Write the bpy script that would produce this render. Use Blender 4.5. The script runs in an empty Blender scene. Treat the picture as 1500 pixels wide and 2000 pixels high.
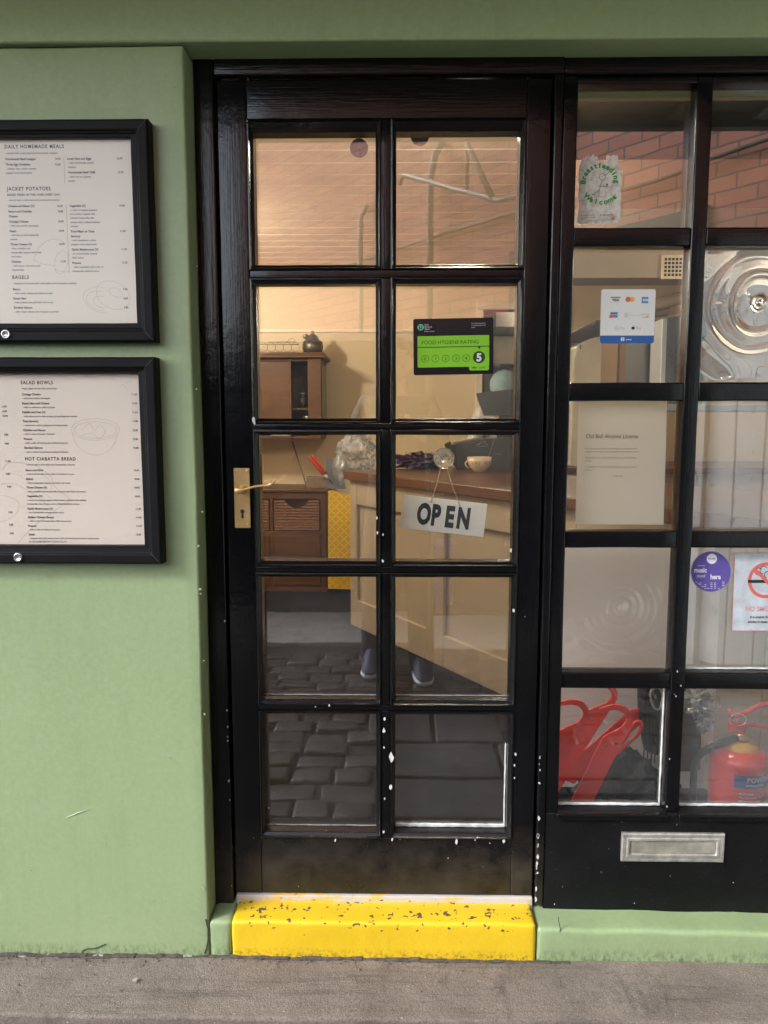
import bpy, bmesh, math, random
from mathutils import Vector, Matrix, noise
PI = math.pi
R = math.radians
random.seed(7)
scene = bpy.context.scene

# ------------------------------------------------------------------ camera
CAMX, CAMY, CAMZ = 0.0, -1.853, 1.32
FPX = 1502.0
YAW, PITCH = R(0.95), R(6.8)
cam_data = bpy.data.cameras.new('camera')
cam_data.sensor_fit = 'VERTICAL'
cam_data.sensor_height = 24.0
cam_data.lens = 24.0 * FPX / 2000.0
cam_data.clip_start = 0.005
cam_data.clip_end = 500
cam = bpy.data.objects.new('camera', cam_data)
scene.collection.objects.link(cam)
cam.location = (CAMX, CAMY, CAMZ)
cam.rotation_euler = (PI / 2 - PITCH, 0, YAW)
scene.camera = cam

# ------------------------------------------------------------------ world, sun, exposure
SUN_EL, SUN_AZ = R(35), R(240)          # veiled sun low over the left end of the alley
world = bpy.data.worlds.new('World')
scene.world = world
world.use_nodes = True
wn, wl = world.node_tree.nodes, world.node_tree.links
wn.clear()
wo = wn.new('ShaderNodeOutputWorld')
wb = wn.new('ShaderNodeBackground')
sky = wn.new('ShaderNodeTexSky')
sky.sky_type = 'NISHITA'
sky.sun_disc = False
sky.sun_elevation = SUN_EL
sky.sun_rotation = SUN_AZ
sky.dust_density = 1.0
sky.air_density = 1.0
hs = wn.new('ShaderNodeHueSaturation')
hs.inputs['Saturation'].default_value = 0.55      # an overcast sky is nearly white
wl.new(sky.outputs[0], hs.inputs['Color'])
wl.new(hs.outputs[0], wb.inputs[0])
wb.inputs[1].default_value = 0.15
wl.new(wb.outputs[0], wo.inputs[0])
sl = bpy.data.lights.new('sun', 'SUN')
sl.energy = 0.95
sl.angle = R(16)
sl.color = (0.98, 0.98, 1.0)
sun = bpy.data.objects.new('sun', sl)
scene.collection.objects.link(sun)
sd = Vector((math.sin(SUN_AZ) * math.cos(SUN_EL), math.cos(SUN_AZ) * math.cos(SUN_EL), math.sin(SUN_EL)))
sun.rotation_euler = sd.to_track_quat('Z', 'Y').to_euler()
scene.view_settings.view_transform = 'Standard'
scene.view_settings.look = 'None'
scene.view_settings.gamma = 1.0
scene.view_settings.exposure = 2.1

# ------------------------------------------------------------------ measuring helpers
def ray(px, py):
    u, v = (px - 750) / FPX, (1000 - py) / FPX
    fy = math.cos(PITCH) + v * math.sin(PITCH)
    fz = -math.sin(PITCH) + v * math.cos(PITCH)
    return (u * math.cos(YAW) - fy * math.sin(YAW), fy * math.cos(YAW) + u * math.sin(YAW), fz)

def P(px, py, Y=0.0):                     # a pixel of the photograph -> (x, z) on the plane y = Y
    x, y, z = ray(px, py)
    t = (Y - CAMY) / y
    return (CAMX + x * t, CAMZ + z * t)

def G(px, py, Z=0.0):                     # -> (x, y) on the plane z = Z
    x, y, z = ray(px, py)
    t = (Z - CAMZ) / z
    return (CAMX + x * t, CAMY + y * t)

def P3(px, py, Y):
    x, z = P(px, py, Y)
    return Vector((x, Y, z))

# ------------------------------------------------------------------ object helpers
ORG = {}
def thing(name, label, cat, loc=(0, 0, 0), group=None):
    o = bpy.data.objects.new(name, None)
    scene.collection.objects.link(o)
    o.empty_display_size = 0.1
    o.location = loc
    o['label'] = label; o['category'] = cat
    if group: o['group'] = group
    ORG[o.name] = Vector(loc)
    return o

def obj(name, bm, m, parent=None, smooth=False, bevel=0.0, seg=2, free=False):
    """link a bmesh given in world coordinates as ONE mesh object"""
    org = ORG.get(parent.name, Vector()) if parent else Vector()
    if free: org = Vector()
    me = bpy.data.meshes.new(name)
    bmesh.ops.recalc_face_normals(bm, faces=bm.faces[:])
    if smooth:
        for f in bm.faces: f.smooth = True
    bm.to_mesh(me); bm.free()
    if org.length: me.transform(Matrix.Translation(-org))
    for mm in (m if isinstance(m, (list, tuple)) else [m]): me.materials.append(mm)
    o = bpy.data.objects.new(name, me)
    scene.collection.objects.link(o)
    if parent: o.parent = parent
    ORG[o.name] = org
    if bevel:
        b = o.modifiers.new('bevel', 'BEVEL'); b.width = bevel; b.segments = seg; b.limit_method = 'ANGLE'
        b.harden_normals = False
    return o

def tag(o, label, cat, group=None):
    o['label'] = label; o['category'] = cat
    if group: o['group'] = group
    return o

def struct(name, bm, m, **k):
    o = obj(name, bm, m, **k); o['kind'] = 'structure'; return o

def stuff(name, bm, m, label, cat, **k):
    o = obj(name, bm, m, **k); o['kind'] = 'stuff'; tag(o, label, cat); return o

def copy_tree(o, parent=None):
    c = o.copy(); scene.collection.objects.link(c)
    if parent: c.parent = parent
    for ch in list(o.children): copy_tree(ch, c)
    return c

def BM(): return bmesh.new()

def box(bm, x0, x1, y0, y1, z0, z1, mi=0):
    v = [bm.verts.new((x, y, z)) for x in (x0, x1) for y in (y0, y1) for z in (z0, z1)]
    for f in ((0, 1, 3, 2), (4, 6, 7, 5), (0, 4, 5, 1), (2, 3, 7, 6), (0, 2, 6, 4), (1, 5, 7, 3)):
        fc = bm.faces.new([v[i] for i in f]); fc.material_index = mi
    return v

def mbox(*a):
    bm = BM(); box(bm, *a); return bm

def boxm(bm, M, sx, sy, sz, mi=0):        # box centred on the matrix M
    vs = box(bm, -sx / 2, sx / 2, -sy / 2, sy / 2, -sz / 2, sz / 2, mi)
    for v in vs: v.co = M @ v.co

def rbox(bm, x0, x1, y0, y1, z0, z1, r=0.005, step=0.03, amp=0.0, freq=3.0, seed=0.0, M=None):
    """rounded, slightly uneven block (render, stone): a grid on each face"""
    def line(a, b):
        n = max(1, int((b - a - 2 * r) / step))
        return [a, a + r * .3, a + r * .65] + [a + r + (b - a - 2 * r) * i / n for i in range(n + 1)] + [b - r * .65, b - r * .3, b]
    X, Y, Z = line(x0, x1), line(y0, y1), line(z0, z1)
    lo, hi = Vector((x0 + r, y0 + r, z0 + r)), Vector((x1 - r, y1 - r, z1 - r))
    cache = {}
    def vert(x, y, z):
        k = (round(x, 6), round(y, 6), round(z, 6))
        if k in cache: return cache[k]
        p = Vector((x, y, z))
        c = Vector([min(max(p[i], lo[i]), hi[i]) for i in range(3)])
        d = p - c
        if d.length > 1e-9: p = c + d.normalized() * r
        if amp:
            q = p * freq + Vector((seed, seed * 1.7, -seed))
            p += noise.noise_vector(q) * amp + noise.noise_vector(q * 6.3) * amp * .3
        if M: p = M @ p
        cache[k] = bm.verts.new(p); return cache[k]
    def grid(A, B, fn):
        for i in range(len(A) - 1):
            for j in range(len(B) - 1):
                vs = [fn(A[i], B[j]), fn(A[i + 1], B[j]), fn(A[i + 1], B[j + 1]), fn(A[i], B[j + 1])]
                if len(set(vs)) == 4:
                    try: bm.faces.new(vs).smooth = True
                    except ValueError: pass
    for z in (z0, z1): grid(X, Y, lambda a, b, z=z: vert(a, b, z))
    for y in (y0, y1): grid(X, Z, lambda a, b, y=y: vert(a, y, b))
    for x in (x0, x1): grid(Y, Z, lambda a, b, x=x: vert(x, a, b))

def tube(bm, pts, rad, n=10, cap=True, mi=0, closed=False):
    pts = [Vector(p) for p in pts]
    rr = rad if isinstance(rad, (list, tuple)) else [rad] * len(pts)
    rings = []; prev = None
    N = len(pts)
    for i, p in enumerate(pts):
        if closed: t = (pts[(i + 1) % N] - pts[i - 1])
        else: t = (pts[min(i + 1, N - 1)] - pts[max(i - 1, 0)])
        t = t.normalized() if t.length > 1e-9 else Vector((0, 0, 1))
        if prev is None:
            a = Vector((0, 0, 1)) if abs(t.z) < .9 else Vector((1, 0, 0))
            s = t.cross(a).normalized()
        else:
            s = (prev - t * prev.dot(t)).normalized()
        prev = s; b = t.cross(s)
        r = rr[i]; ra, rb = r if isinstance(r, tuple) else (r, r)
        rings.append([bm.verts.new(p + s * math.cos(2 * PI * k / n) * ra + b * math.sin(2 * PI * k / n) * rb) for k in range(n)])
    for i in range(N if closed else N - 1):
        A, B = rings[i], rings[(i + 1) % N]
        for k in range(n):
            f = bm.faces.new((A[k], A[(k + 1) % n], B[(k + 1) % n], B[k])); f.smooth = True; f.material_index = mi
    if cap and not closed:
        for A in (rings[0], rings[-1]):
            f = bm.faces.new(A); f.material_index = mi

def lathe(bm, prof, n=32, M=None, mi=0):
    """revolve (radius, height) about local z"""
    rings = []
    for r, h in prof:
        if r < 1e-6: rings.append([bm.verts.new((0, 0, h))])
        else: rings.append([bm.verts.new((r * math.cos(2 * PI * k / n), r * math.sin(2 * PI * k / n), h)) for k in range(n)])
    for A, B in zip(rings, rings[1:]):
        for k in range(n):
            q = [A[k % len(A)], A[(k + 1) % len(A)], B[(k + 1) % len(B)], B[k % len(B)]]
            u = []
            for v in q:
                if v not in u: u.append(v)
            if len(u) > 2:
                f = bm.faces.new(u); f.smooth = True; f.material_index = mi
    if M:
        for ring in rings:
            for v in ring: v.co = M @ v.co

def prism(bm, pts, y0, y1, mi=0):
    """outline in (x, z), thickness from y0 to y1"""
    A = [bm.verts.new((x, y0, z)) for x, z in pts]
    B = [bm.verts.new((x, y1, z)) for x, z in pts]
    n = len(pts)
    bm.faces.new(A).material_index = mi; bm.faces.new(B[::-1]).material_index = mi
    for i in range(n):
        bm.faces.new((A[i], B[i], B[(i + 1) % n], A[(i + 1) % n])).material_index = mi

def rrect(x0, x1, z0, z1, r, n=5):
    out = []
    for cx, cz, a in ((x1 - r, z1 - r, 0), (x0 + r, z1 - r, 90), (x0 + r, z0 + r, 180), (x1 - r, z0 + r, 270)):
        for k in range(n + 1):
            t = R(a + 90 * k / n); out.append((cx + r * math.cos(t), cz + r * math.sin(t)))
    return out

def circ(cx, cz, r, n=32): return [(cx + r * math.cos(2 * PI * k / n), cz + r * math.sin(2 * PI * k / n)) for k in range(n)]

def ribbon(bm, cl, y0, y1, mi=0):
    """flat bar: centre line [(x, z, width)] in the xz plane"""
    L, Rr = [], []
    for i, (x, z, w) in enumerate(cl):
        a = cl[max(i - 1, 0)]; b = cl[min(i + 1, len(cl) - 1)]
        t = Vector((b[0] - a[0], b[1] - a[1])).normalized(); nx, nz = -t.y, t.x
        L.append((x + nx * w / 2, z + nz * w / 2)); Rr.append((x - nx * w / 2, z - nz * w / 2))
    for i in range(len(cl) - 1):
        quad = [L[i], L[i + 1], Rr[i + 1], Rr[i]]
        A = [bm.verts.new((x, y0, z)) for x, z in quad]; B = [bm.verts.new((x, y1, z)) for x, z in quad]
        bm.faces.new(A); bm.faces.new(B[::-1])
        bm.faces.new((A[0], A[1], B[1], B[0])); bm.faces.new((A[2], A[3], B[3], B[2]))
        if i == 0: bm.faces.new((A[3], A[0], B[0], B[3]))
        if i == len(cl) - 2: bm.faces.new((A[1], A[2], B[2], B[1]))
    bmesh.ops.remove_doubles(bm, verts=bm.verts[:], dist=1e-6)

def smoothpts(pts, k=6):
    """Catmull-Rom through points"""
    out = []
    P_ = [Vector(p) for p in pts]
    for i in range(len(P_) - 1):
        a, b, c, d = P_[max(i - 1, 0)], P_[i], P_[i + 1], P_[min(i + 2, len(P_) - 1)]
        for j in range(k):
            t = j / k
            out.append(.5 * ((2 * b) + (c - a) * t + (2 * a - 5 * b + 4 * c - d) * t * t + (3 * b - a - 3 * c + d) * t ** 3))
    out.append(P_[-1]); return out

# ------------------------------------------------------------------ lettering
def add_text(bm, s, size, x, z, Y, align='LEFT', sx=1.0, bold=0.0, rot=0.0, thick=0.0, mi=0, fn=None, spacing=1.0):
    cu = bpy.data.curves.new('lettering', 'FONT')
    cu.body = s; cu.size = size; cu.align_x = align; cu.offset = bold; cu.space_character = spacing
    cu.resolution_u = 3
    o = bpy.data.objects.new('lettering', cu)
    me = bpy.data.meshes.new_from_object(o)
    b2 = BM(); b2.from_mesh(me)
    for v in b2.verts:
        vx, vz = v.co.x * sx, v.co.y
        c, s_ = math.cos(rot), math.sin(rot)
        X_, Z_ = x + vx * c - vz * s_, z + vx * s_ + vz * c
        v.co = fn(X_, Z_) if fn else Vector((X_, Y, Z_))
    for f in b2.faces: f.material_index = mi
    m2 = bpy.data.meshes.new('t'); b2.to_mesh(m2); b2.free()
    bm.from_mesh(m2)
    bpy.data.meshes.remove(m2); bpy.data.meshes.remove(me)
    bpy.data.objects.remove(o); bpy.data.curves.remove(cu)

def text_obj(name, items, Y, m, parent):
    """items: (string, size, x, z, opts)"""
    bm = BM()
    for it in items:
        k = it[4] if len(it) > 4 else {}
        add_text(bm, it[0], it[1], it[2], it[3], Y, **k)
    me = bpy.data.meshes.new(name); bm.to_mesh(me); bm.free()
    me.materials.append(m)
    org = ORG.get(parent.name, Vector())
    me.transform(Matrix.Translation(-org))
    o = bpy.data.objects.new(name, me); scene.collection.objects.link(o); o.parent = parent
    ORG[o.name] = org
    return o

# ------------------------------------------------------------------ materials
def nt(name):
    m = bpy.data.materials.new(name); m.use_nodes = True
    t = m.node_tree; b = t.nodes['Principled BSDF']
    return m, t, b
def N(t, kind, **k):
    n = t.nodes.new(kind)
    for a, v in k.items():
        if a in n.inputs: n.inputs[a].default_value = v
        else: setattr(n, a, v)
    return n
def coords(t, scale=(1, 1, 1), rot=(0, 0, 0)):
    c = N(t, 'ShaderNodeTexCoord'); mp = N(t, 'ShaderNodeMapping')
    mp.inputs['Scale'].default_value = scale; mp.inputs['Rotation'].default_value = rot
    t.links.new(c.outputs['Object'], mp.inputs[0]); return mp.outputs[0]
def nz(t, vec, scale, detail=4, rough=.55, dist=0):
    n = N(t, 'ShaderNodeTexNoise'); n.inputs['Scale'].default_value = scale
    n.inputs['Detail'].default_value = detail; n.inputs['Roughness'].default_value = rough; n.inputs['Distortion'].default_value = dist
    t.links.new(vec, n.inputs['Vector']); return n.outputs['Fac']
def ramp(t, fac, a, b, ca=(0, 0, 0, 1), cb=(1, 1, 1, 1)):
    r = N(t, 'ShaderNodeValToRGB'); e = r.color_ramp.elements
    e[0].position = a; e[1].position = b; e[0].color = ca; e[1].color = cb
    t.links.new(fac, r.inputs[0]); return r.outputs[0]
def mixc(t, fac, a, b, mode='MIX'):
    m = N(t, 'ShaderNodeMix', data_type='RGBA', blend_type=mode)
    for s, v in ((0, fac), (6, a), (7, b)):
        if hasattr(v, 'links') or hasattr(v, 'is_linked'): t.links.new(v, m.inputs[s])
        else: m.inputs[s].default_value = v if not isinstance(v, tuple) else (v + (1,))[:4]
    return m.outputs[2]
def math_(t, op, a, b=0.0, clamp=False):
    m = N(t, 'ShaderNodeMath', operation=op); m.use_clamp = clamp
    for i, v in enumerate((a, b)):
        if hasattr(v, 'is_linked'): t.links.new(v, m.inputs[i])
        else: m.inputs[i].default_value = v
    return m.outputs[0]
def bump(t, b, h, strength=.3, dist=.002, after=None):
    n = N(t, 'ShaderNodeBump'); n.inputs['Strength'].default_value = strength; n.inputs['Distance'].default_value = dist
    t.links.new(h, n.inputs['Height'])
    if after: t.links.new(after, n.inputs['Normal'])
    t.links.new(n.outputs[0], b.inputs['Normal']); return n.outputs[0]

def M_(name, col, rough=.5, metal=0.0, var=.12, vs=6.0, bs=60.0, bst=.1, bd=.001, scale=(1, 1, 1), spec=.5, coat=0.0):
    m, t, b = nt(name)
    v = coords(t, scale)
    f = nz(t, v, vs, 5)
    c2 = tuple(min(1, c * (1 - var)) for c in col); c3 = tuple(min(1, c * (1 + var)) for c in col)
    t.links.new(ramp(t, f, .3, .7, c2 + (1,), c3 + (1,)), b.inputs['Base Color'])
    b.inputs['Roughness'].default_value = rough; b.inputs['Metallic'].default_value = metal
    b.inputs['Specular IOR Level'].default_value = spec
    if coat: b.inputs['Coat Weight'].default_value = coat; b.inputs['Coat Roughness'].default_value = .08
    if bst: bump(t, b, nz(t, v, bs, 4), bst, bd)
    return m

def flat(name, col, rough=.5): return M_(name, col, rough, var=.04, bst=0)

def black_paint(name, axis):
    m, t, b = nt(name)
    sc = {'z': (1, 1, .035), 'x': (.035, 1, 1), 'n': (1, 1, 1)}[axis]
    v = coords(t, sc); v1 = coords(t)
    b.inputs['Roughness'].default_value = .2
    b.inputs['Specular IOR Level'].default_value = .38
    chip = ramp(t, nz(t, v1, 85, 3, .6), .775, .79)
    chip2 = ramp(t, nz(t, v1, 260, 2, .6), .785, .80)
    sep = N(t, 'ShaderNodeSeparateXYZ'); tc = N(t, 'ShaderNodeTexCoord')
    t.links.new(tc.outputs['Object'], sep.inputs[0])
    low = N(t, 'ShaderNodeMapRange'); low.inputs[1].default_value = 1.3; low.inputs[2].default_value = .2
    t.links.new(sep.outputs[2], low.inputs[0])
    both = math_(t, 'MULTIPLY', math_(t, 'MAXIMUM', chip, chip2), low.outputs[0], True)
    dirt = N(t, 'ShaderNodeMapRange'); dirt.inputs[1].default_value = .2; dirt.inputs[2].default_value = .08
    t.links.new(sep.outputs[2], dirt.inputs[0])
    dm = math_(t, 'MULTIPLY', dirt.outputs[0], ramp(t, nz(t, v1, 9, 6, .7), .3, .75), True)
    base = mixc(t, nz(t, v1, 14, 5), (.0022, .0022, .0026), (.006, .006, .0065))
    base = mixc(t, dm, base, (.045, .036, .025))
    base = mixc(t, both, base, (.55, .52, .48))
    t.links.new(base, b.inputs['Base Color'])
    rr = N(t, 'ShaderNodeMapRange'); rr.inputs[3].default_value = .08; rr.inputs[4].default_value = .26
    t.links.new(nz(t, v1, 10, 6), rr.inputs[0])
    r2 = math_(t, 'ADD', rr.outputs[0], math_(t, 'MULTIPLY', dm, .5), True)
    t.links.new(r2, b.inputs['Roughness'])
    h = math_(t, 'ADD', math_(t, 'MULTIPLY', nz(t, v, 210, 4, .6), 1.0), math_(t, 'MULTIPLY', nz(t, v1, 30, 3), 1.1))
    bump(t, b, h, .5, .0013)
    return m

def green_paint(name, low0=-.02, grime=True):
    m, t, b = nt(name)
    v = coords(t)
    base = mixc(t, ramp(t, nz(t, v, 2.2, 4), .3, .7), (.246, .324, .146), (.276, .358, .170))
    base = mixc(t, ramp(t, nz(t, v, 70, 4, .6), .3, .8), base, (.30, .375, .215), 'MIX')
    base = mixc(t, math_(t, 'MULTIPLY', ramp(t, nz(t, coords(t, (1, 1, .12)), 16, 6, .7), .52, .72), .28), base, (.19, .25, .13))
    base = mixc(t, math_(t, 'MULTIPLY', ramp(t, nz(t, coords(t, (.3, 1, 1)), 7, 7, .7), .55, .75), .25), base, (.34, .41, .26))
    sep = N(t, 'ShaderNodeSeparateXYZ'); tc = N(t, 'ShaderNodeTexCoord')
    t.links.new(tc.outputs['Object'], sep.inputs[0])
    if grime:
        mr = N(t, 'ShaderNodeMapRange'); mr.inputs[1].default_value = low0 + .050; mr.inputs[2].default_value = low0
        t.links.new(sep.outputs[2], mr.inputs[0])
        g = math_(t, 'MULTIPLY', mr.outputs[0], ramp(t, nz(t, coords(t, (1, 1, .45)), 95, 8, .75), .46, .60), True)
        base = mixc(t, g, base, (.05, .065, .03))
    sp = ramp(t, nz(t, v, 120, 2, .5), .77, .80)
    base = mixc(t, math_(t, 'MULTIPLY', sp, .6), base, (.07, .08, .045))
    t.links.new(base, b.inputs['Base Color'])
    b.inputs['Roughness'].default_value = .42
    h = math_(t, 'ADD', math_(t, 'ADD', math_(t, 'MULTIPLY', nz(t, v, 320, 3), .3), math_(t, 'MULTIPLY', nz(t, coords(t, (1, 1, .1)), 90, 3), .22)), math_(t, 'MULTIPLY', nz(t, v, 22, 6, .5), 1.0))
    bump(t, b, h, .30, .003)
    return m

def glass_mat(name, ior=1.55, wav=.25, tint=(.97, .98, .97), rough=0.0, dust=0.0):
    m = bpy.data.materials.new(name); m.use_nodes = True
    t = m.node_tree; t.nodes.remove(t.nodes['Principled BSDF'])
    out = t.nodes['Material Output']
    tr = N(t, 'ShaderNodeBsdfTransparent'); tr.inputs[0].default_value = tint + (1,)
    gl = N(t, 'ShaderNodeBsdfGlossy'); gl.inputs['Roughness'].default_value = rough
    lw = N(t, 'ShaderNodeLayerWeight'); lw.inputs['Blend'].default_value = .12
    fr = N(t, 'ShaderNodeMath', operation='MULTIPLY_ADD'); fr.inputs[1].default_value = .35; fr.inputs[2].default_value = ior
    t.links.new(lw.outputs['Fresnel'], fr.inputs[0])
    mx = N(t, 'ShaderNodeMixShader')
    bm = N(t, 'ShaderNodeBump'); bm.inputs['Strength'].default_value = wav; bm.inputs['Distance'].default_value = .0012
    v = coords(t)
    t.links.new(nz(t, v, 9, 2), bm.inputs['Height'])
    t.links.new(bm.outputs[0], gl.inputs['Normal'])
    t.links.new(fr.outputs[0], mx.inputs[0]); t.links.new(tr.outputs[0], mx.inputs[1]); t.links.new(gl.outputs[0], mx.inputs[2])
    last = mx
    if dust:
        df = N(t, 'ShaderNodeBsdfDiffuse'); df.inputs[0].default_value = (.80, .81, .82, 1)
        m2 = N(t, 'ShaderNodeMixShader')
        fac = math_(t, 'MULTIPLY', ramp(t, nz(t, v, 7, 6, .65), .25, .75), dust)
        t.links.new(math_(t, 'ADD', fac, dust * .5), m2.inputs[0]); t.links.new(mx.outputs[0], m2.inputs[1]); t.links.new(df.outputs[0], m2.inputs[2]); last = m2
    t.links.new(last.outputs[0], out.inputs[0])
    return m

def stone(name, c1, c2, sc=5, rough=.75, bst=.5, crack=True, dark=(.03, .027, .024)):
    m, t, b = nt(name)
    v = coords(t)
    base = mixc(t, ramp(t, nz(t, v, sc, 7, .65), .3, .7), c1, c2)
    base = mixc(t, ramp(t, nz(t, v, 240, 3, .7), .35, .75), base, tuple(c * .55 for c in c1))
    base = mixc(t, ramp(t, nz(t, v, 150, 2, .6), .70, .76), base, tuple(min(1, c * 1.9) for c in c2))
    st = math_(t, 'MAXIMUM', ramp(t, nz(t, coords(t, (1, .3, 1)), 11, 6, .7), .56, .72), math_(t, 'MULTIPLY', ramp(t, nz(t, coords(t, (.07, 1, 1)), 40, 6, .7), .52, .66), .6))
    base = mixc(t, math_(t, 'MULTIPLY', st, .65), base, dark)
    t.links.new(base, b.inputs['Base Color'])
    b.inputs['Roughness'].default_value = rough
    h = math_(t, 'ADD', nz(t, v, 300, 4), math_(t, 'MULTIPLY', nz(t, v, 25, 6), 2.0))
    bump(t, b, h, bst, .003)
    return m

PZ = black_paint('black_gloss_vertical', 'z')
PX = black_paint('black_gloss_horizontal', 'x')
PN = black_paint('black_gloss', 'n')
GREEN = green_paint('sage_green_masonry_paint')
GLASS = glass_mat('window_glass', .17, .06, dust=.009)
GLASS_DUSTY = glass_mat('dusty_window_glass', .15, .07, dust=.055)
GLASS_CASE = glass_mat('case_glass', .012, .1)
WHITE = flat('white_print', (.75, .74, .70))
PUTTY_OLD = M_('old_putty', (.20, .20, .19), .6, var=.4, vs=60, bs=200, bst=.5)
PUTTY = M_('white_putty', (.55, .56, .54), .6, var=.3, vs=40, bs=200, bst=.5)
INK = flat('black_print', (.018, .018, .018), .45)
GREYINK = flat('grey_print', (.12, .095, .08), .6)
BRASS = M_('brass', (.72, .47, .19), .30, metal=.55, var=.1, vs=25, bs=150, bst=.06)
STEEL = M_('steel', (.62, .62, .60), .3, metal=1.0, var=.15, vs=30, bst=.05)
DSTEEL = M_('dark_steel', (.25, .23, .2), .4, metal=1.0)

# ================================================================== GROUND
STONE_KERB = stone('kerb_stone', (.165, .132, .106), (.29, .242, .200), 5, .85, .9)
GRANITE = stone('granite', (.32, .29, .255), (.50, .455, .40), 8, .7, .5)
FLAG = stone('flagstone', (.052, .054, .058), (.10, .10, .10), 9, .40, .5)
SETT = stone('sett_stone', (.055, .050, .046), (.130, .108, .088), 3, .24, .8)
TAR = stone('old_asphalt', (.045, .045, .042), (.085, .08, .072), 7, .85, .6)
JOINT = stone('joint_dirt', (.014, .012, .010), (.032, .027, .022), 30, .95, .8)

bm = BM(); rbox(bm, -14, 12, -14, 6.2, -.30, -.034, .01, .6, .004, 1.0)
struct('ground', bm, JOINT)
bm = BM()
for i, (a, b) in enumerate(((-3.3, -1.42), (-1.414, 1.62), (1.626, 3.6))):
    rbox(bm, a, b, -.279 - .004 * (i % 2), .02, -.14, -.004 - .004 * i, .008, .03, .0035, 4.0, i * 3.1)
struct('pavement', bm, STONE_KERB)
bm = BM()
ck = [(695, 1870), (694, 1876), (697, 1890), (694, 1905), (699, 1918), (697, 1935), (703, 1950), (700, 1962)]
tube(bm, smoothpts([(G(a, b, .0)[0], G(a, b, .0)[1], -.0075) for a, b in ck], 4), .0005, 5)
struct('pavement_crack', bm, flat('crack_dark', (.03, .025, .02), .9))

# setts laid in courses, with a few big flags between them
bm = BM()
rnd = random.Random(3)
y = -.30; row = 0
while y > -2.40:
    d = rnd.uniform(.10, .135); x = -2.9 + rnd.uniform(0, .15)
    while x < 3.0:
        w = rnd.uniform(.13, .22)
        flagged = (-1.12 < y - d / 2 < -.50 and -.02 < x + w / 2 < 1.3) or (-1.5 < y - d / 2 < -1.05 and -.12 < x + w / 2 < .45)
        if not flagged:
            top = -.014 + rnd.uniform(-.012, .007)
            rbox(bm, x, x + w - rnd.uniform(.004, .018), y - d + rnd.uniform(.002, .012), y + rnd.uniform(-.006, .004), -.11, top, .016, .045, .010, 7.0, rnd.uniform(0, 99))
        x += w
    y -= d; row += 1
struct('cobblestones', bm, SETT)
bm = BM()
for (a, b, c, d_) in ((-.02, .62, -.80, -.52), (.64, 1.3, -.80, -.52), (-.02, .40, -1.12, -.82), (.42, 1.3, -1.12, -.82), (-.12, .15, -1.48, -1.14), (.17, .45, -1.48, -1.14)):
    rbox(bm, a, b, c, d_, -.1, -.008, .01, .04, .005, 4, a * 7 + c)
struct('flagstones', bm, FLAG)
bm = BM()
for i, (a, b, c, d_) in enumerate(((-2.6, -1.0, -3.2, -2.42), (-.99, .15, -3.3, -2.55), (.16, 1.3, -3.2, -2.42))):
    rbox(bm, a, b, c, d_, -.1, .0, .014, .05, .010, 3, i * 5)
struct('kerb_slabs', bm, GRANITE)
bm = BM(); rbox(bm, -9, 2.2, -9, -3.28, -.1, -.012, .01, .15, .012, 1.5, 4)
struct('old_road', bm, TAR)

# ================================================================== CAFE BUILDING
cafe = thing('cafe_building', 'sage green rendered cafe front around the black door and window', 'building', (-1.5, -.085, 0))
bm = BM(); rbox(bm, -3.3, -.465, -.085, .22, -.12, 2.126, .0055, .025, .0020, 3.2, 1)
obj('wall', bm, GREEN, cafe)
bm = BM(); rbox(bm, 1.36, 3.6, -.085, .22, -.12, 2.126, .011, .06, .002, 3.2, 7)
obj('wall', bm, GREEN, cafe)
bm = BM(); rbox(bm, -3.3, 3.6, -.096, .22, 2.130, 2.60, .006, .04, .0014, 2.4, 3)
obj('fascia', bm, GREEN, cafe)
bm = BM(); rbox(bm, -.464, -.4085, -.087, .05, -.12, .086, .012, .015, .004, 9, 2)
obj('plinth', bm, GREEN, cafe)
bm = BM(); rbox(bm, .3475, 1.36, -.087, .05, -.12, .077, .012, .02, .0035, 6, 9)
for v in bm.verts:
    if v.co.z > -.05: v.co.z -= .014 * (v.co.x - .35)
obj('plinth', bm, GREEN, cafe)
DARKWOOD = M_('dark_soffit_timber', (.022, .020, .018), .6, var=.3, bs=80, bst=.3)
UPPER = M_('grey_render', (.20, .20, .185), .8, bs=90, bst=.3)
bm = BM(); box(bm, -3.3, 3.6, -.98, -.098, 2.40, 2.52)
for k in range(23): box(bm, -3.25 + k * .3, -3.19 + k * .3, -.94, -.10, 2.372, 2.40)
box(bm, -3.3, 3.6, -1.0, -.96, 2.355, 2.56)
obj('overhang', bm, DARKWOOD, cafe)
obj('upper_wall', mbox(-3.3, 3.6, -.97, .2, 2.605, 5.2), UPPER, cafe)
obj('side_wall', mbox(-3.3, -3.1, .23, 6.2, -.1, 5.2), UPPER, cafe)
obj('side_wall', mbox(3.4, 3.6, .23, 6.2, -.1, 5.2), UPPER, cafe)
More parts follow.
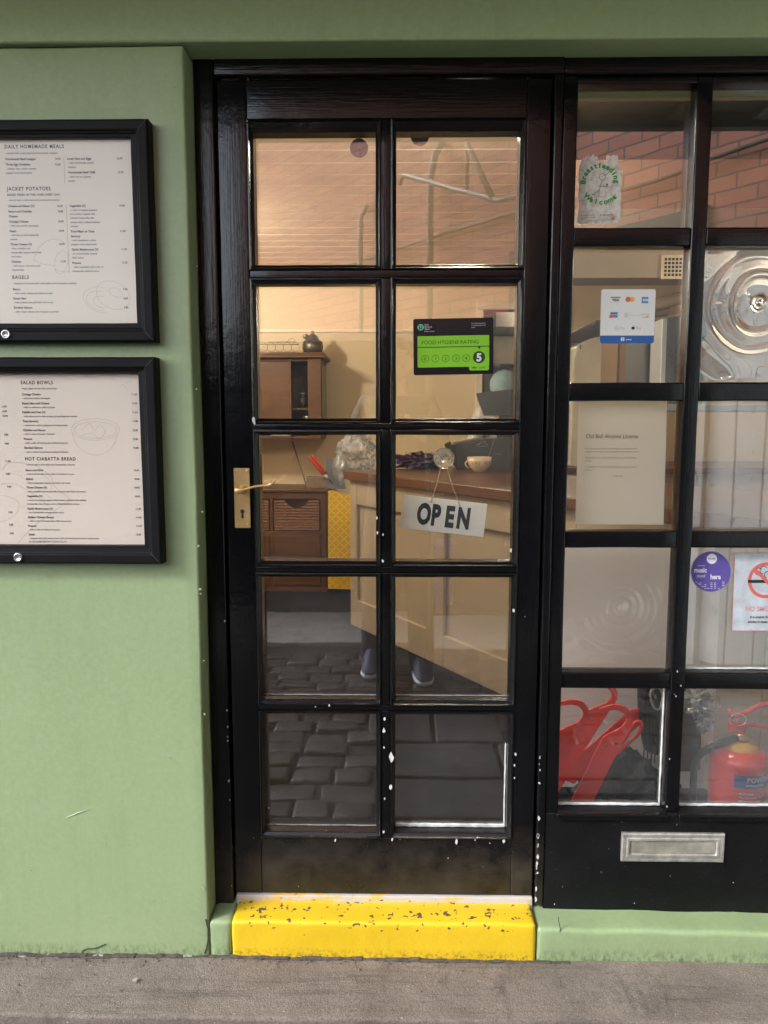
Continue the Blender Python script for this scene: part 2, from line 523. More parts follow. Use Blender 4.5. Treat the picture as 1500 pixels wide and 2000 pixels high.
# hairline cracks in the plinth and wall foot
bm = BM()
def crack(pts, w, Y):
    ps = smoothpts([(P(a, b, Y)[0], Y, P(a, b, Y)[1]) for a, b in pts], 4)
    ps = [p + Vector((rnd.uniform(-.0012, .0012), 0, rnd.uniform(-.0012, .0012))) for p in ps]
    tube(bm, ps, w, 5)
crack([(1090, 1790), (1094, 1815), (1090, 1838), (1092, 1852), (1085, 1870), (1078, 1880)], .0011, -.0875)
crack([(156, 1866), (164, 1855), (186, 1852), (206, 1844)], .0011, -.0865)
crack([(402, 1795), (406, 1820), (404, 1846), (400, 1862)], .0016, -.0865)
obj('crack', bm, flat('crack_shadow', (.05, .06, .03), .9), cafe)
bm = BM(); x = -1.1
while x < -.47:
    w = rnd.uniform(.01, .05)
    if rnd.random() < .6: rbox(bm, x, x + w, -.0925 - rnd.uniform(0, .004), -.086, -.012, -.0055 + rnd.uniform(-.002, .002), .002, .01, .002, 60, x)
    x += w * .9
for x, y, r in ((-.62, -.178, .0065), (-.98, -.13, .002), (-.3, -.2, .0018)):
    vs = [bm.verts.new((x + r * rnd.uniform(.8, 1.1) * math.cos(2 * PI * k / 14), y + r * rnd.uniform(.8, 1.1) * math.sin(2 * PI * k / 14), -.0012)) for k in range(14)]; bm.faces.new(vs)
obj('mortar_smear', bm, M_('pale_mortar', (.30, .30, .25), .8, var=.3, vs=60, bst=.4), cafe)
bm = BM(); a = P3(128, 1597, -.0875); b_ = P3(175, 1580, -.0875)
tube(bm, [a, (a + b_) / 2 + Vector((0, 0, .0008)), b_], [.0002, .0009, .0003], 6)
obj('scratch', bm, flat('bare_scratch', (.62, .68, .50), .5), cafe)

# small scars and drips in the wall paint
bm = BM(); rs = random.Random(21)
for px, py, r in ((486, 1735, 0), (395, 1000, .003), (388, 1066, .0035), (391, 1150, .004), (392, 1160, .003), (398, 1290, .0025), (400, 1395, .003), (396, 1735, .005), (212, 1792, .0016), (60, 1700, .0015), (250, 1650, .0012), (330, 1480, .0018), (120, 1400, .0012), (345, 1250, .0014), (384, 760, .0022), (300, 1760, .0016), (30, 1560, .0014), (385, 520, .002), (340, 170, .0016), (200, 140, .0014)):
    if not r: continue
    x, z = P(px, py, -.087); n = 8
    prism(bm, [(x + r * rs.uniform(.5, 1.2) * math.cos(2 * PI * k / n), z + r * rs.uniform(.4, 1.0) * math.sin(2 * PI * k / n)) for k in range(n)], -.0882, -.0868)
obj('paint_scars', bm, M_('pale_scar', (.31, .38, .21), .6, var=.3, vs=200), cafe)
# grit and dirt packed along the foot of the wall
bm = BM()
for k in range(260):
    x = rs.uniform(-1.3, 1.35); y = -.094 - abs(rs.gauss(0, .018)) if k % 4 else rs.uniform(-.27, -.1); r = rs.uniform(.0006, .0022)
    M0 = Matrix.Translation((x, y, -.0055 - .012 * max(0, x) + r * .3)) @ Matrix.Rotation(rs.uniform(0, 3), 4, Vector((rs.random(), rs.random(), rs.random() + .1)))
    boxm(bm, M0, r * 2, r * 1.5, r)
stuff('grit', bm, M_('grit_brown', (.14, .11, .085), .9, var=.6, vs=60), 'dark grit and crumbs lying along the foot of the green wall', 'grit')
bm = BM(); x = -1.3
while x < 1.35:
    w = rs.uniform(.02, .07); zz = -.0045 - .011 * max(0, x)
    rbox(bm, x, x + w, -.094 - rs.uniform(0, .006), -.085, zz - .02, zz + rs.uniform(-.001, .0028), .0015, .012, .0025, 50, x); x += w * .97
o_ = struct('dirt', bm, M_('packed_dirt', (.075, .062, .050), .95, var=.5, vs=70, bst=.6, bs=200))

# yellow door step --------------------------------------------------
m, t, b = nt('yellow_step_paint')
v = coords(t)
base = mixc(t, nz(t, v, 8, 4), (.66, .43, .012), (.74, .50, .02))
sep = N(t, 'ShaderNodeSeparateXYZ'); t.links.new(coords(t), sep.inputs[0])
edge = N(t, 'ShaderNodeMapRange'); edge.inputs[1].default_value = .055; edge.inputs[2].default_value = .085
t.links.new(sep.outputs[2], edge.inputs[0])
thr = math_(t, 'SUBTRACT', .785, math_(t, 'MULTIPLY', edge.outputs[0], .150))
cmask = math_(t, 'GREATER_THAN', nz(t, coords(t, (1, 1, 1)), 62, 2, .5), thr)
foot = N(t, 'ShaderNodeMapRange'); foot.inputs[1].default_value = .022; foot.inputs[2].default_value = -.012
t.links.new(sep.outputs[2], foot.inputs[0])
g = math_(t, 'MULTIPLY', foot.outputs[0], ramp(t, nz(t, v, 110, 6, .75), .48, .6), True)
pits = ramp(t, nz(t, v, 230, 2), .72, .76)
base = mixc(t, math_(t, 'MULTIPLY', pits, .55), base, (.28, .14, .02))
base = mixc(t, cmask, base, (.11, .075, .05))
base = mixc(t, g, base, (.10, .06, .03))
t.links.new(base, b.inputs['Base Color']); b.inputs['Roughness'].default_value = .38
bump(t, b, math_(t, 'SUBTRACT', math_(t, 'ADD', nz(t, v, 40, 5), math_(t, 'MULTIPLY', nz(t, v, 260, 3), .3)), math_(t, 'MULTIPLY', cmask, .5)), .35, .004)
YEL = m
step = thing('door_step', 'worn bright yellow painted stone step under the black door', 'step', (-.03, -.05, 0))
bm = BM(); rbox(bm, -.4075, .3465, -.089, .012, -.12, .088, .010, .012, .0022, 9, 5)
obj('step_block', bm, YEL, step)
m, t, b = nt('worn_sill')
v = coords(t, (.4, 1, 1))
base = mixc(t, ramp(t, nz(t, v, 30, 5, .7), .5, .56), (.50, .46, .42), (.62, .42, .12))
base = mixc(t, ramp(t, nz(t, v, 90, 3), .66, .7), base, (.08, .05, .03))
t.links.new(base, b.inputs['Base Color']); b.inputs['Roughness'].default_value = .55
bump(t, b, nz(t, v, 90, 4), .4, .002)
bm = BM(); rbox(bm, -.412, .350, -.006, .05, .070, .1035, .003, .02, .0012, 14, 8)
obj('weather_bar', bm, m, step)

# ================================================================== DOOR FRAME AND DOOR
frame = thing('door_frame', 'black gloss timber frame set around the glazed door', 'door frame', (-.44, 0, .1))
bm = BM()
rbox(bm, -.4635, -.4185, -.014, .075, .070, 2.1365, .004, .05, .0012, 5, 1)
obj('jamb', bm, PZ, frame)
bm = BM()
rbox(bm, .3555, .376, -.010, .075, .085, 2.096, .004, .05, .0010, 5, 2)
obj('jamb', bm, PZ, frame)
bm = BM()
rbox(bm, -.4180, .3765, -.014, .075, 2.0955, 2.1365, .004, .05, .0010, 5, 3)
obj('head', bm, PX, frame)
bm = BM()
box(bm, -.418, -.400, .045, .075, .105, 2.09); box(bm, .338, .3555, .045, .075, .105, 2.09)
obj('door_stop', bm, PZ, frame)
# paint chips along the right hand joint
bm = BM(); rc = random.Random(11)
def flake(x, z, Y, r, n=7):
    prism(bm, [(x + r * rc.uniform(.5, 1.1) * math.cos(2 * PI * k / n), z + r * rc.uniform(.7, 2.2) * math.sin(2 * PI * k / n)) for k in range(n)], Y - .0006, Y + .0002)
for k in range(18):
    z = rc.uniform(.09, .50); flake(.3585 + rc.uniform(-.001, .002), z, -.0116, rc.uniform(.0010, .0028) * (1.5 if z < .33 else 1))
for k in range(8): flake(-.4215 + rc.uniform(-.001, .001), rc.uniform(.12, .9), -.0145, rc.uniform(.0008, .0022))
CHIP = flat('bare_primer', (.62, .60, .56), .7)
obj('paint_chips', bm, CHIP, frame)

door = thing('shop_door', 'black glazed cafe door with ten small panes and brass lever', 'door', (-.03, .02, .105))
L0, L1, ZB, ZT = -.4145, .3505, .1065, 2.0905
COLS = ((-.346, -.038), (-.015, .295))
ROWS = ((1.670, 2.005), (1.312, 1.651), (.964, 1.297), (.611, .949), (.259, .598))
bm = BM()
rbox(bm, L0, -.3462, 0, .042, ZB, ZT, .003, .05, .0008, 6, 4)
rbox(bm, .2952, L1, 0, .042, ZB, ZT, .003, .05, .0008, 6, 5)
obj('stile', bm, PZ, door)
bm = BM()
for i, (a, b_) in enumerate(((ZB, .2588), (.5982, .6108), (.9492, .9638), (1.2972, 1.3118), (1.6512, 1.6698), (2.0052, ZT))):
    rbox(bm, -.3462 + .0004, .2952 - .0004, .0006, .041, a, b_, .0025, .05, .0006, 7, i)
obj('rail', bm, PX, door)
bm = BM()
for (a, b_) in ROWS: rbox(bm, -.0378, -.0152, .0002, .041, a, b_, .0025, .05, .0006, 7, a)
obj('glazing_bar', bm, PZ, door)

def bead_ring(bm, x0, x1, z0, z1, steps):
    rings = []
    for ins, y, *top in steps:
        it = top[0] if top else ins
        rings.append([bm.verts.new((x, y, z)) for x, z in ((x0 + ins, z0 + ins), (x1 - ins, z0 + ins), (x1 - ins, z1 - it), (x0 + ins, z1 - it))])
    for A, B in zip(rings, rings[1:]):
        for k in range(4):
            bm.faces.new((A[k], A[(k + 1) % 4], B[(k + 1) % 4], B[k]))
    A = rings[0]; B = rings[-1]
    for k in range(4): bm.faces.new((A[k], B[k], B[(k + 1) % 4], A[(k + 1) % 4]))
    bmesh.ops.subdivide_edges(bm, edges=[e for e in bm.edges if e.calc_length() > .1], cuts=9)
    for v in bm.verts: v.co += noise.noise_vector(v.co * 17) * .0007

for ri, (z0, z1) in enumerate(ROWS):
    for ci, (x0, x1) in enumerate(COLS):
        tp = .012 if ri else .026
        bm = BM()
        bead_ring(bm, x0, x1, z0, z1, [(0, .004), (0, -.0028), (.0035, -.0036, .0035), (.0055, .001, .0055), (.011, .006, tp - .001), (.0125, .008, tp), (.0125, .046, tp), (.0, .046, .0)])
        bd = obj('glazing_bead', bm, PN, door)
        i = .0115; tt = tp - .001
        pn = obj('pane', mbox(x0 + i, x1 - i, .0400, .0435, z0 + i, z1 - tt), GLASS, door)
        if (ri, ci) == (4, 1):
            bm = BM(); rbox(bm, x0 + .013, x1 - .013, .034, .0395, z0 + .0128, z0 + .0215, .002, .012, .0014, 60, 1)
            rbox(bm, x1 - .0165, x1 - .0130, .035, .0395, z0 + .0215, z1 - .10, .0015, .02, .0009, 60, 1)
            obj('putty', bm, PUTTY, pn)
        if (ri, ci) in ((4, 0), (3, 1), (3, 0)):
            bm = BM(); rbox(bm, x0 + .013, x1 - .013, .036, .0395, z0 + .0128, z0 + .0150, .0012, .02, .0008, 60, 2)
            obj('putty', bm, PUTTY_OLD, pn)
# chips on the door
bm = BM()
for px, py, r in ((765, 1480, .0075), (750, 1428, .005), (763, 1537, .004), (751, 1405, .003), (750, 1460, .002), (751, 1560, .002), (749, 1625, .003), (766, 1640, .003),
                  (892, 1644, .004), (984, 1644, .0035), (655, 1641, .0025), (1005, 1495, .0025), (1007, 1473, .003), (736, 1012, .003), (737, 1041, .0025), (748, 1044, .0025), (748, 1096, .003),
                  (1003, 1192, .0035), (1005, 1520, .002), (998, 1075, .003), (643, 1378, .002), (495, 820, .004), (497, 826, .003)):
    x, z = P(px, py, -.004); flake(x, z, -.0033, r)
for k in range(9):
    flake(rc.uniform(-.39, .33), rc.choice([rc.uniform(.12, .262), rc.uniform(.26, .64)]) if k % 3 else .259, -.0006 if k % 3 else -.0036, rc.uniform(.0005, .0015))
obj('paint_chips', bm, CHIP, door)
# brass lever handle
hx0, hz1 = P(456.5, 914.5, -.004); hx1, hz0 = P(489.5, 1031, -.004)
bm = BM(); prism(bm, rrect(hx0, hx1, hz0, hz1, .0012, 3), -.0060, -.0002)
kx, kz = P(473.5, 999, -.006)
plate = obj('handle_plate', bm, BRASS, door, bevel=.0012)
bm = BM(); prism(bm, circ(kx, kz, .0052, 20), -.0066, -.0059)
prism(bm, [(kx - .0022, kz - .003), (kx + .0022, kz - .003), (kx + .0034, kz - .0165), (kx - .0034, kz - .0165)], -.00655, -.0059)
obj('keyhole', bm, INK, plate)
bm = BM()
for px, py in ((461.5, 920), (483, 920), (463.5, 1026), (484.5, 1026)):
    x, z = P(px, py, -.006); lathe(bm, [(0, .0016), (.0026, .0012), (.0036, .0), (.0036, -.001)], 14, Matrix.Translation((x, -.006, z)) @ Matrix.Rotation(PI / 2, 4, 'X'))
    box(bm, x - .0024, x + .0024, -.0079, -.0068, z - .0003, z + .0003, 1)
obj('screw', bm, [BRASS, INK], plate)
bm = BM()
hxc, hzc = P(472, 957, -.02)
lathe(bm, [(.0105, 0), (.0100, .006), (.0075, .010), (.0065, .040)], 20, Matrix.Translation((hxc, -.005, hzc)) @ Matrix.Rotation(PI / 2, 4, 'X'))
pts = [(460, 958), (466, 958.5), (478, 956), (495, 951), (512, 948.5), (524, 947.5), (532, 943), (536, 938.5)]
pp = smoothpts([P3(a, b_, -.045 - .004 * math.sin(i)) for i, (a, b_) in enumerate(pts)], 5)
rr = []
for i in range(len(pp)):
    u = i / (len(pp) - 1)
    w = .0085 * (1 - min(1, u / .28)) ** .6 + .0028 if u < .28 else (.0028 + .0018 * max(0, (u - .8) / .2))
    if u < .05: w = .0055
    rr.append((w * .75, w))
tube(bm, pp, rr, 12)
obj('lever', bm, BRASS, door, smooth=True)

# ================================================================== SHOP WINDOW
win = thing('shop_window', 'black timber shop window of small panes beside the door', 'window', (.85, .02, .08))
WC = ((.410, .680), (.716, .988), (1.024, 1.296))
WR = ((1.764, 2.078), (1.409, 1.722), (1.053, 1.366), (.698, 1.012), (.335, .657))
bm = BM()
rbox(bm, .3768, .410, -.004, .075, .070, 2.0945, .004, .05, .0012, 5, 12)
rbox(bm, 1.296, 1.358, -.004, .075, .050, 2.0945, .004, .05, .0012, 5, 13)
obj('frame_post', bm, PZ, win)
bm = BM(); rbox(bm, .3768, 1.358, -.010, .075, 2.0952, 2.1362, .004, .05, .0010, 5, 14)
obj('frame_head', bm, PX, win)
bm = BM()
for x0, x1 in ((.680, .716), (.988, 1.024)): rbox(bm, x0, x1, .001, .050, .335, 2.0945, .004, .04, .0012, 8, x0)
obj('mullion', bm, PZ, win)
bm = BM()
for i in range(4):
    for x0, x1 in WC: rbox(bm, x0, x1, .004, .050, WR[i + 1][1], WR[i][0], .004, .03, .0012, 9, i + x0)
for x0, x1 in WC: rbox(bm, x0, x1, .003, .050, 2.078, 2.0945, .003, .05, .001, 9, x0)
obj('glazing_bar', bm, PX, win)
m, t, b = nt('black_weathered_panel')
v = coords(t)
base = mixc(t, ramp(t, nz(t, v, 6, 6, .65), .3, .8), (.003, .0032, .0036), (.010, .0102, .0105))
base = mixc(t, ramp(t, nz(t, v, 170, 3, .6), .70, .76), base, (.10, .105, .10))
t.links.new(base, b.inputs['Base Color']); b.inputs['Roughness'].default_value = .42; b.inputs['Specular IOR Level'].default_value = .22
bump(t, b, math_(t, 'ADD', nz(t, v, 160, 4), math_(t, 'MULTIPLY', nz(t, v, 24, 5), 1.5)), .55, .0025)
bm = BM(); rbox(bm, .3768, 1.358, -.006, .060, .052, .3345, .004, .03, .0014, 5, 15)
obj('lower_panel', bm, m, win)
bm = BM()
for x0, x1 in WC: rbox(bm, x0 - .006, x1 + .004, -.016, .000, .3215, .3355, .003, .04, .0010, 9, x0)
obj('sill_bead', bm, PX, win)
bm = BM()
for k in range(12): flake(rc.uniform(.38, .96), rc.uniform(.08, .33), -.0068, rc.uniform(.0004, .0013))
for k in range(7): flake(rc.choice([.70, .686, .40, .385]) + rc.uniform(-.008, .008), rc.uniform(.3, .75), -.0045 if k % 2 else .0006, rc.uniform(.0005, .0018))
obj('paint_chips', bm, CHIP, win)

def bullseye(name, x0, x1, z0, z1, cx, cz, prof, seed, m):
    bm = BM(); n = 110; F_, B_ = {}, {}
    for i in range(n + 1):
        for j in range(n + 1):
            x, z = x0 + (x1 - x0) * i / n, z0 + (z1 - z0) * j / n
            q = noise.noise_vector(Vector((x * 9 + seed, 0, z * 9))) * .008
            r = math.hypot(x - cx + q.x, z - cz + q.z)
            ang = math.atan2(z - cz, x - cx)
            h = prof(r, ang) + noise.noise(Vector((x * 14, seed, z * 14))) * .0009
            ed = min(x - x0, x1 - x, z - z0, z1 - z) / .012
            h *= min(1, ed)
            F_[i, j] = bm.verts.new((x, .0395 - h, z)); B_[i, j] = bm.verts.new((x, .0440 + h * .25, z))
    for i in range(n):
        for j in range(n):
            bm.faces.new((F_[i, j], F_[i + 1, j], F_[i + 1, j + 1], F_[i, j + 1])).smooth = True
            bm.faces.new((B_[i, j], B_[i, j + 1], B_[i + 1, j + 1], B_[i + 1, j])).smooth = True
    for i in range(n):
        bm.faces.new((F_[i, 0], B_[i, 0], B_[i + 1, 0], F_[i + 1, 0])); bm.faces.new((F_[i, n], F_[i + 1, n], B_[i + 1, n], B_[i, n]))
        bm.faces.new((F_[0, i], F_[0, i + 1], B_[0, i + 1], B_[0, i])); bm.faces.new((F_[n, i], B_[n, i], B_[n, i + 1], F_[n, i + 1]))
    o = obj(name, bm, m, win, smooth=True)
    o['label'] = 'hand made pane with a raised bullseye swirl'
    return o
m, t, b = nt('bullseye_glass')
b.inputs['Transmission Weight'].default_value = 1.0; b.inputs['Roughness'].default_value = .0
b.inputs['IOR'].default_value = 1.6; b.inputs['Base Color'].default_value = (.76, .86, .95, 1)
b.inputs['Coat Weight'].default_value = 1.0; b.inputs['Coat IOR'].default_value = 2.2; b.inputs['Coat Roughness'].default_value = .0
BULL = m
BULL2 = BULL.copy(); BULL2.node_tree.nodes['Principled BSDF'].inputs['Base Color'].default_value = (.98, .98, .97, 1); BULL2.node_tree.nodes['Principled BSDF'].inputs['Coat IOR'].default_value = 1.6
def g_(r, c, w): return math.exp(-((r - c) / w) ** 2)
def prof_a(r, a): return .0026 * g_(r, .110 + .004 * math.sin(a * 2 + 1), .0085) + .0016 * g_(r, .092, .012) + .0028 * g_(r, .066 + .004 * math.sin(a + 2), .0085) + .0012 * noise.noise(Vector((a * 1.3, r * 26, 4))) + .004 * g_(r, .010, .006) + .0014 * g_(r, .15, .03)
def prof_b(r, a): return .006 * g_(r, 0, .010) + .0013 * g_(r, .042, .011) + .0008 * g_(r, .075, .012) + .0004 * g_(r, .11, .014)
for ri, (z0, z1) in enumerate(WR):
    for ci, (x0, x1) in enumerate(WC):
        i = .001
        if (ri, ci) == (1, 1):
            cx, cz = P(1482, 592, .04); bullseye('pane', x0 + i, x1 - i, z0 + i, z1 - i, cx, cz, prof_a, 2.0, BULL); continue
        if (ri, ci) == (3, 0):
            cx, cz = P(1211, 1188, .04); bullseye('pane', x0 + i, x1 - i, z0 + i, z1 - i, cx, cz, prof_b, 5.0, BULL2); continue
        pn = obj('pane', mbox(x0 + i, x1 - i, .0400, .0435, z0 + i, z1 - i), GLASS_DUSTY if (ci >= 1 and ri >= 2) else GLASS, win)
        if ri == 4 or (ri, ci) in ((3, 1),):
            bm = BM(); rbox(bm, x0 + .002, x1 - .002, .033, .0395, z0 + .0005, z0 + (.006 if ri == 4 else .004), .0015, .012, .0012, 60, 1)
            if ri == 4: rbox(bm, x1 - .0045, x1 - .0008, .034, .0395, z0 + .006, z1 - .003, .0012, .02, .0008, 60, 1)
            obj('putty', bm, PUTTY, pn)
# letter box
lx0, lz1 = P(1215, 1627, -.012); lx1, lz0 = P(1413, 1684, -.012)
lb = thing('letter_box', 'tarnished silver letter plate in the black panel under window', 'letter box', ((lx0 + lx1) / 2, -.008, (lz0 + lz1) / 2))
TARN = M_('tarnished_plate', (.66, .64, .58), .38, metal=.75, var=.35, vs=28, bs=140, bst=.25)
TARN2 = M_('tarnished_flap', (.56, .54, .44), .42, metal=.7, var=.35, vs=18, bs=100, bst=.2)
bm = BM(); bead_ring(bm, lx0, lx1, lz0, lz1, [(0, -.0055), (0, -.0125), (.003, -.0142), (.012, -.0132), (.014, -.0155), (.019, -.0155), (.021, -.0095), (.0212, -.0055)])
obj('plate', bm, TARN, lb)
bm = BM(); rbox(bm, lx0 + .0225, lx1 - .0225, -.0115, -.006, lz0 + .0225, lz1 - .0225, .0012, .02, .0003, 20, 3)
obj('flap', bm, TARN2, lb)

# ================================================================== OPPOSITE SIDE OF THE ALLEY
WA = Vector((1.63, -2.2, 0)); WU = Vector((-.615, -.788, 0)); WNn = Vector((-.788, .615, 0))
MW = Matrix.Translation(WA) @ Matrix(((WU.x, WNn.x, 0, 0), (WU.y, WNn.y, 0, 0), (0, 0, 1, 0), (0, 0, 0, 1)))
m, t, b = nt('red_brick')
tc = N(t, 'ShaderNodeTexCoord'); mp = N(t, 'ShaderNodeMapping'); mp.inputs['Rotation'].default_value = (R(90), 0, 0)
t.links.new(tc.outputs['Object'], mp.inputs[0])
br = N(t, 'ShaderNodeTexBrick'); br.offset = .5; br.squash = 1
for k, v_ in (('Scale', 1.0), ('Brick Width', .225), ('Row Height', .075), ('Mortar Size', .0055), ('Mortar Smooth', .2), ('Bias', -.1)): br.inputs[k].default_value = v_
br.inputs['Color1'].default_value = (.60, .24, .16, 1); br.inputs['Color2'].default_value = (.46, .175, .125, 1); br.inputs['Mortar'].default_value = (.16, .12, .10, 1)
t.links.new(mp.outputs[0], br.inputs['Vector'])
v = coords(t)
base = mixc(t, ramp(t, nz(t, v, 1.6, 5), .35, .75), br.outputs['Color'], (.28, .13, .10))
t.links.new(mixc(t, .35, br.outputs['Color'], base), b.inputs['Base Color']); b.inputs['Roughness'].default_value = .8
bump(t, b, math_(t, 'SUBTRACT', math_(t, 'MULTIPLY', nz(t, v, 60, 4), .3), br.outputs['Fac']), .6, .006)
BRICK = m
opp = thing('brick_building', 'red brick building across the alley, mirrored in the glass', 'building', tuple(WA))
def oppo(name, bm, mtl, **k):
    o = obj(name, bm, mtl, None, **k); o.parent = opp
    o.matrix_local = Matrix.Translation(-WA) @ MW
    return o
bm = mbox(-4.5, 5.3, -.3, 0, -.2, 4.2); oppo('wall', bm, BRICK)
COPE = stone('coping_stone', (.25, .24, .22), (.36, .35, .32), 6)
bm = BM(); rbox(bm, -4.5, 5.35, -.36, .05, 4.2, 4.31, .01, .3, .004, 3); oppo('coping', bm, COPE)
bm = BM(); rbox(bm, .02, 1.42, .002, .022, -.1, 2.42, .004, .2, .002, 2); rbox(bm, 1.42, 5.28, .003, .024, -.1, 2.02, .004, .2, .002, 2)
oppo('painted_band', bm, M_('tar_black_wall_paint', (.028, .027, .027), .7, var=.4, vs=3, bst=.3))
IVORY = M_('ivory_paint', (.19, .18, .165), .5)
bm = BM(); tube(bm, [(2.15, .09, .0), (2.15, .09, 3.05), (2.1, .09, 3.2), (2.1, .02, 3.3)], .026, 12); tube(bm, [(3.02, .09, .0), (3.02, .09, 2.95), (3.02, .02, 3.05)], .023, 12)
oppo('downpipe', bm, IVORY, smooth=True)
bm = BM(); tube(bm, [(2.5, .1, 3.08), (2.45, .1, 3.14), (1.46, .1, 2.74), (.9, .1, 2.72)], .019, 10)
tube(bm, [(1.75, .1, 2.85), (1.75, .1, 3.9)], .015, 8); tube(bm, [(1.5, .1, 2.75), (1.95, .1, 3.5)], .02, 8)
oppo('conduit', bm, IVORY, smooth=True)
bm = BM(); tube(bm, smoothpts([(-4, .03, 2.60), (-2, .03, 2.66), (-.34, .03, 2.66), (.46, .03, 2.61), (1.6, .03, 2.66), (4, .03, 2.6)], 8), .012, 8)
oppo('cable', bm, flat('cable_grey', (.10, .085, .06), .6), smooth=True)

m, t, b = nt('white_flaking_boards')
v = coords(t)
base = mixc(t, ramp(t, nz(t, v, 3, 5), .3, .8), (.78, .81, .82), (.64, .67, .68))
base = mixc(t, ramp(t, nz(t, coords(t, (1, 1, .35)), 34, 4, .6), .66, .70), base, (.12, .13, .13))
t.links.new(base, b.inputs['Base Color']); b.inputs['Roughness'].default_value = .55
gate = thing('boarded_gate', 'white flaking boarded gate across the alley, mirrored in window', 'gate', tuple(WA))
bm = BM()
for k in range(28):
    a = -4.25 + k * .15
    box(bm, a, a + .143, .01, .045, .03, 2.15)
box(bm, -4.25, -.06, .0, .0105, .25, .36); box(bm, -4.25, -.06, .0, .0105, 1.5, 1.61)
box(bm, -.045, .01, .0, .07, 0, 2.2)
o = obj('boards', bm, m, None, bevel=.003); o.parent = gate; o.matrix_local = Matrix.Translation(-WA) @ MW

yw = thing('yard_wall', 'added dark low wall blocking bright sky at far left of alley', 'wall', (-4, -8.5, 0))
bm = BM(); rbox(bm, -12, -1.4, -8.9, -8.6, -.1, 2.3, .01, .4, .01, 1); rbox(bm, -12.2, -11.9, -8.6, 3, -.1, 2.3, .01, .4, .01, 1)  # unseen wall added to keep bright low sky out of the reflections
obj('wall', bm, M_('yard_wall_stone', (.05, .048, .042), .85, bst=.4, bs=20), yw)
shed = thing('lean_to_shed', 'low dark shed with pale roof edge across the alley', 'shed', (-.8, -4.1, 0))
SHEDM = M_('shed_dark', (.02, .021, .024), .6, bs=40, bst=.3)
bm = BM()
box(bm, -2.6, .33, -4.10, -6.8, -.1, 1.92)
for k in range(18): box(bm, -2.6 + k * .163, -2.6 + k * .163 + .15, -4.088, -4.1, 0, 1.92)
obj('wall', bm, SHEDM, shed)
obj('roof', mbox(-2.7, .40, -6.8, -4.04, 1.92, 1.975), M_('shed_roof_edge', (.42, .40, .36), .6), shed)
bm = BM(); box(bm, .335, .395, -4.11, -4.04, -.05, 1.919); box(bm, .50, .56, -4.11, -4.04, -.05, 2.3)
obj('post', bm, IVORY, shed, bevel=.004)

# blue recycling bin seen mirrored
bx, by = G(858, 1190, 0); by = -by
bin_ = thing('recycling_bin', 'blue plastic recycling box by the shed across the alley', 'bin', (bx, by, 0))
BLUE = M_('blue_plastic', (.035, .06, .28), .45)
bm = BM()
lathe(bm, [(0, .0), (.13, .0), (.145, .02), (.17, .42), (.185, .425), (.185, .45), (.16, .452), (.15, .40), (.12, .03), (0, .03)], 4, Matrix.Translation((bx, by - .1, 0)) @ Matrix.Rotation(R(45), 4, 'Z'))
for f in bm.faces: f.smooth = False
obj('body', bm, BLUE, bin_, bevel=.006)
# grass and moss tufts
bm = BM(); rg = random.Random(5)
for k in range(420):
    c = rg.choice([(-.55, -3.33), (-.75, -3.30), (-1.1, -4.05), (-.35, -4.05), (.2, -4.05)])
    x, y = c[0] + rg.gauss(0, .07), c[1] + rg.gauss(0, .02); h = rg.uniform(.015, .055); a = rg.uniform(0, 6.28)
    dx, dy = math.cos(a) * .003, math.sin(a) * .003
    vs = [bm.verts.new(p) for p in ((x - dx, y - dy, -.005), (x + dx, y + dy, -.005), (x + rg.uniform(-.02, .02), y + rg.uniform(-.02, .02), h))]
    bm.faces.new(vs)
stuff('grass', bm, flat('weed_green', (.05, .10, .025), .6), 'weeds growing along the kerb joints across the alley', 'grass')

# ================================================================== INTERIOR SHELL
FZ = .12
BACK = 3.9
m, t, b = nt('cream_interior_plaster')
v = coords(t)
t.links.new(mixc(t, nz(t, v, 1.5, 4), (.60, .47, .30), (.66, .53, .35)), b.inputs['Base Color']); b.inputs['Roughness'].default_value = .6
bump(t, b, nz(t, v, 60, 4), .1, .002)
CREAM = m
door_l = P(937, 700, BACK)[0]; door_r = P(1100, 700, BACK)[0]
bm = BM()
box(bm, -3.0, door_l, BACK, BACK + .12, FZ, 2.9)
box(bm, door_r, 3.4, BACK, BACK + .12, FZ, 2.9)
box(bm, door_l, door_r, BACK + .001, BACK + .119, 2.12, 2.9)
struct('interior_wall', bm, CREAM)
bm = BM(); box(bm, -3.0, 3.4, 5.9, 6.0, FZ, 2.9)
KIT = M_('kitchen_wall', (.42, .37, .31), .4, bst=.05)
struct('interior_wall', bm, KIT)
bm = BM(); box(bm, -1.95, -1.85, .08, BACK - .003, FZ, 2.9); box(bm, 3.0, 3.1, .08, 5.9, FZ, 2.9)
struct('interior_wall', bm, CREAM)
# inner lining of the front wall
bm = BM(); box(bm, -3.09, -.47, .225, .26, FZ, 2.9); box(bm, 1.365, 3.39, .225, .26, FZ, 2.9); box(bm, -.468, 1.363, .225, .26, 2.14, 2.9)
struct('interior_wall', bm, CREAM)
m, t, b = nt('dark_floor'); v = coords(t)
t.links.new(mixc(t, ramp(t, nz(t, coords(t, (1, .2, 1)), 12, 5), .3, .7), (.005, .0035, .003), (.011, .008, .006)), b.inputs['Base Color']); b.inputs['Roughness'].default_value = .8; b.inputs['Specular IOR Level'].default_value = .08
struct('interior_floor', mbox(-3.0, 3.39, .06, 5.9, .02, FZ), m)
CEIL = M_('ceiling_boards', (.56, .46, .34), .5, bst=.05)
bm = BM(); yy = .262
while yy < 5.9:
    box(bm, -3.0, 3.39, yy, min(yy + .151, 5.9), 2.385, 2.42); yy += .155
box(bm, -3.0, 3.39, .262, 5.9, 2.40, 2.46)
struct('interior_ceiling', bm, CEIL, bevel=.003)
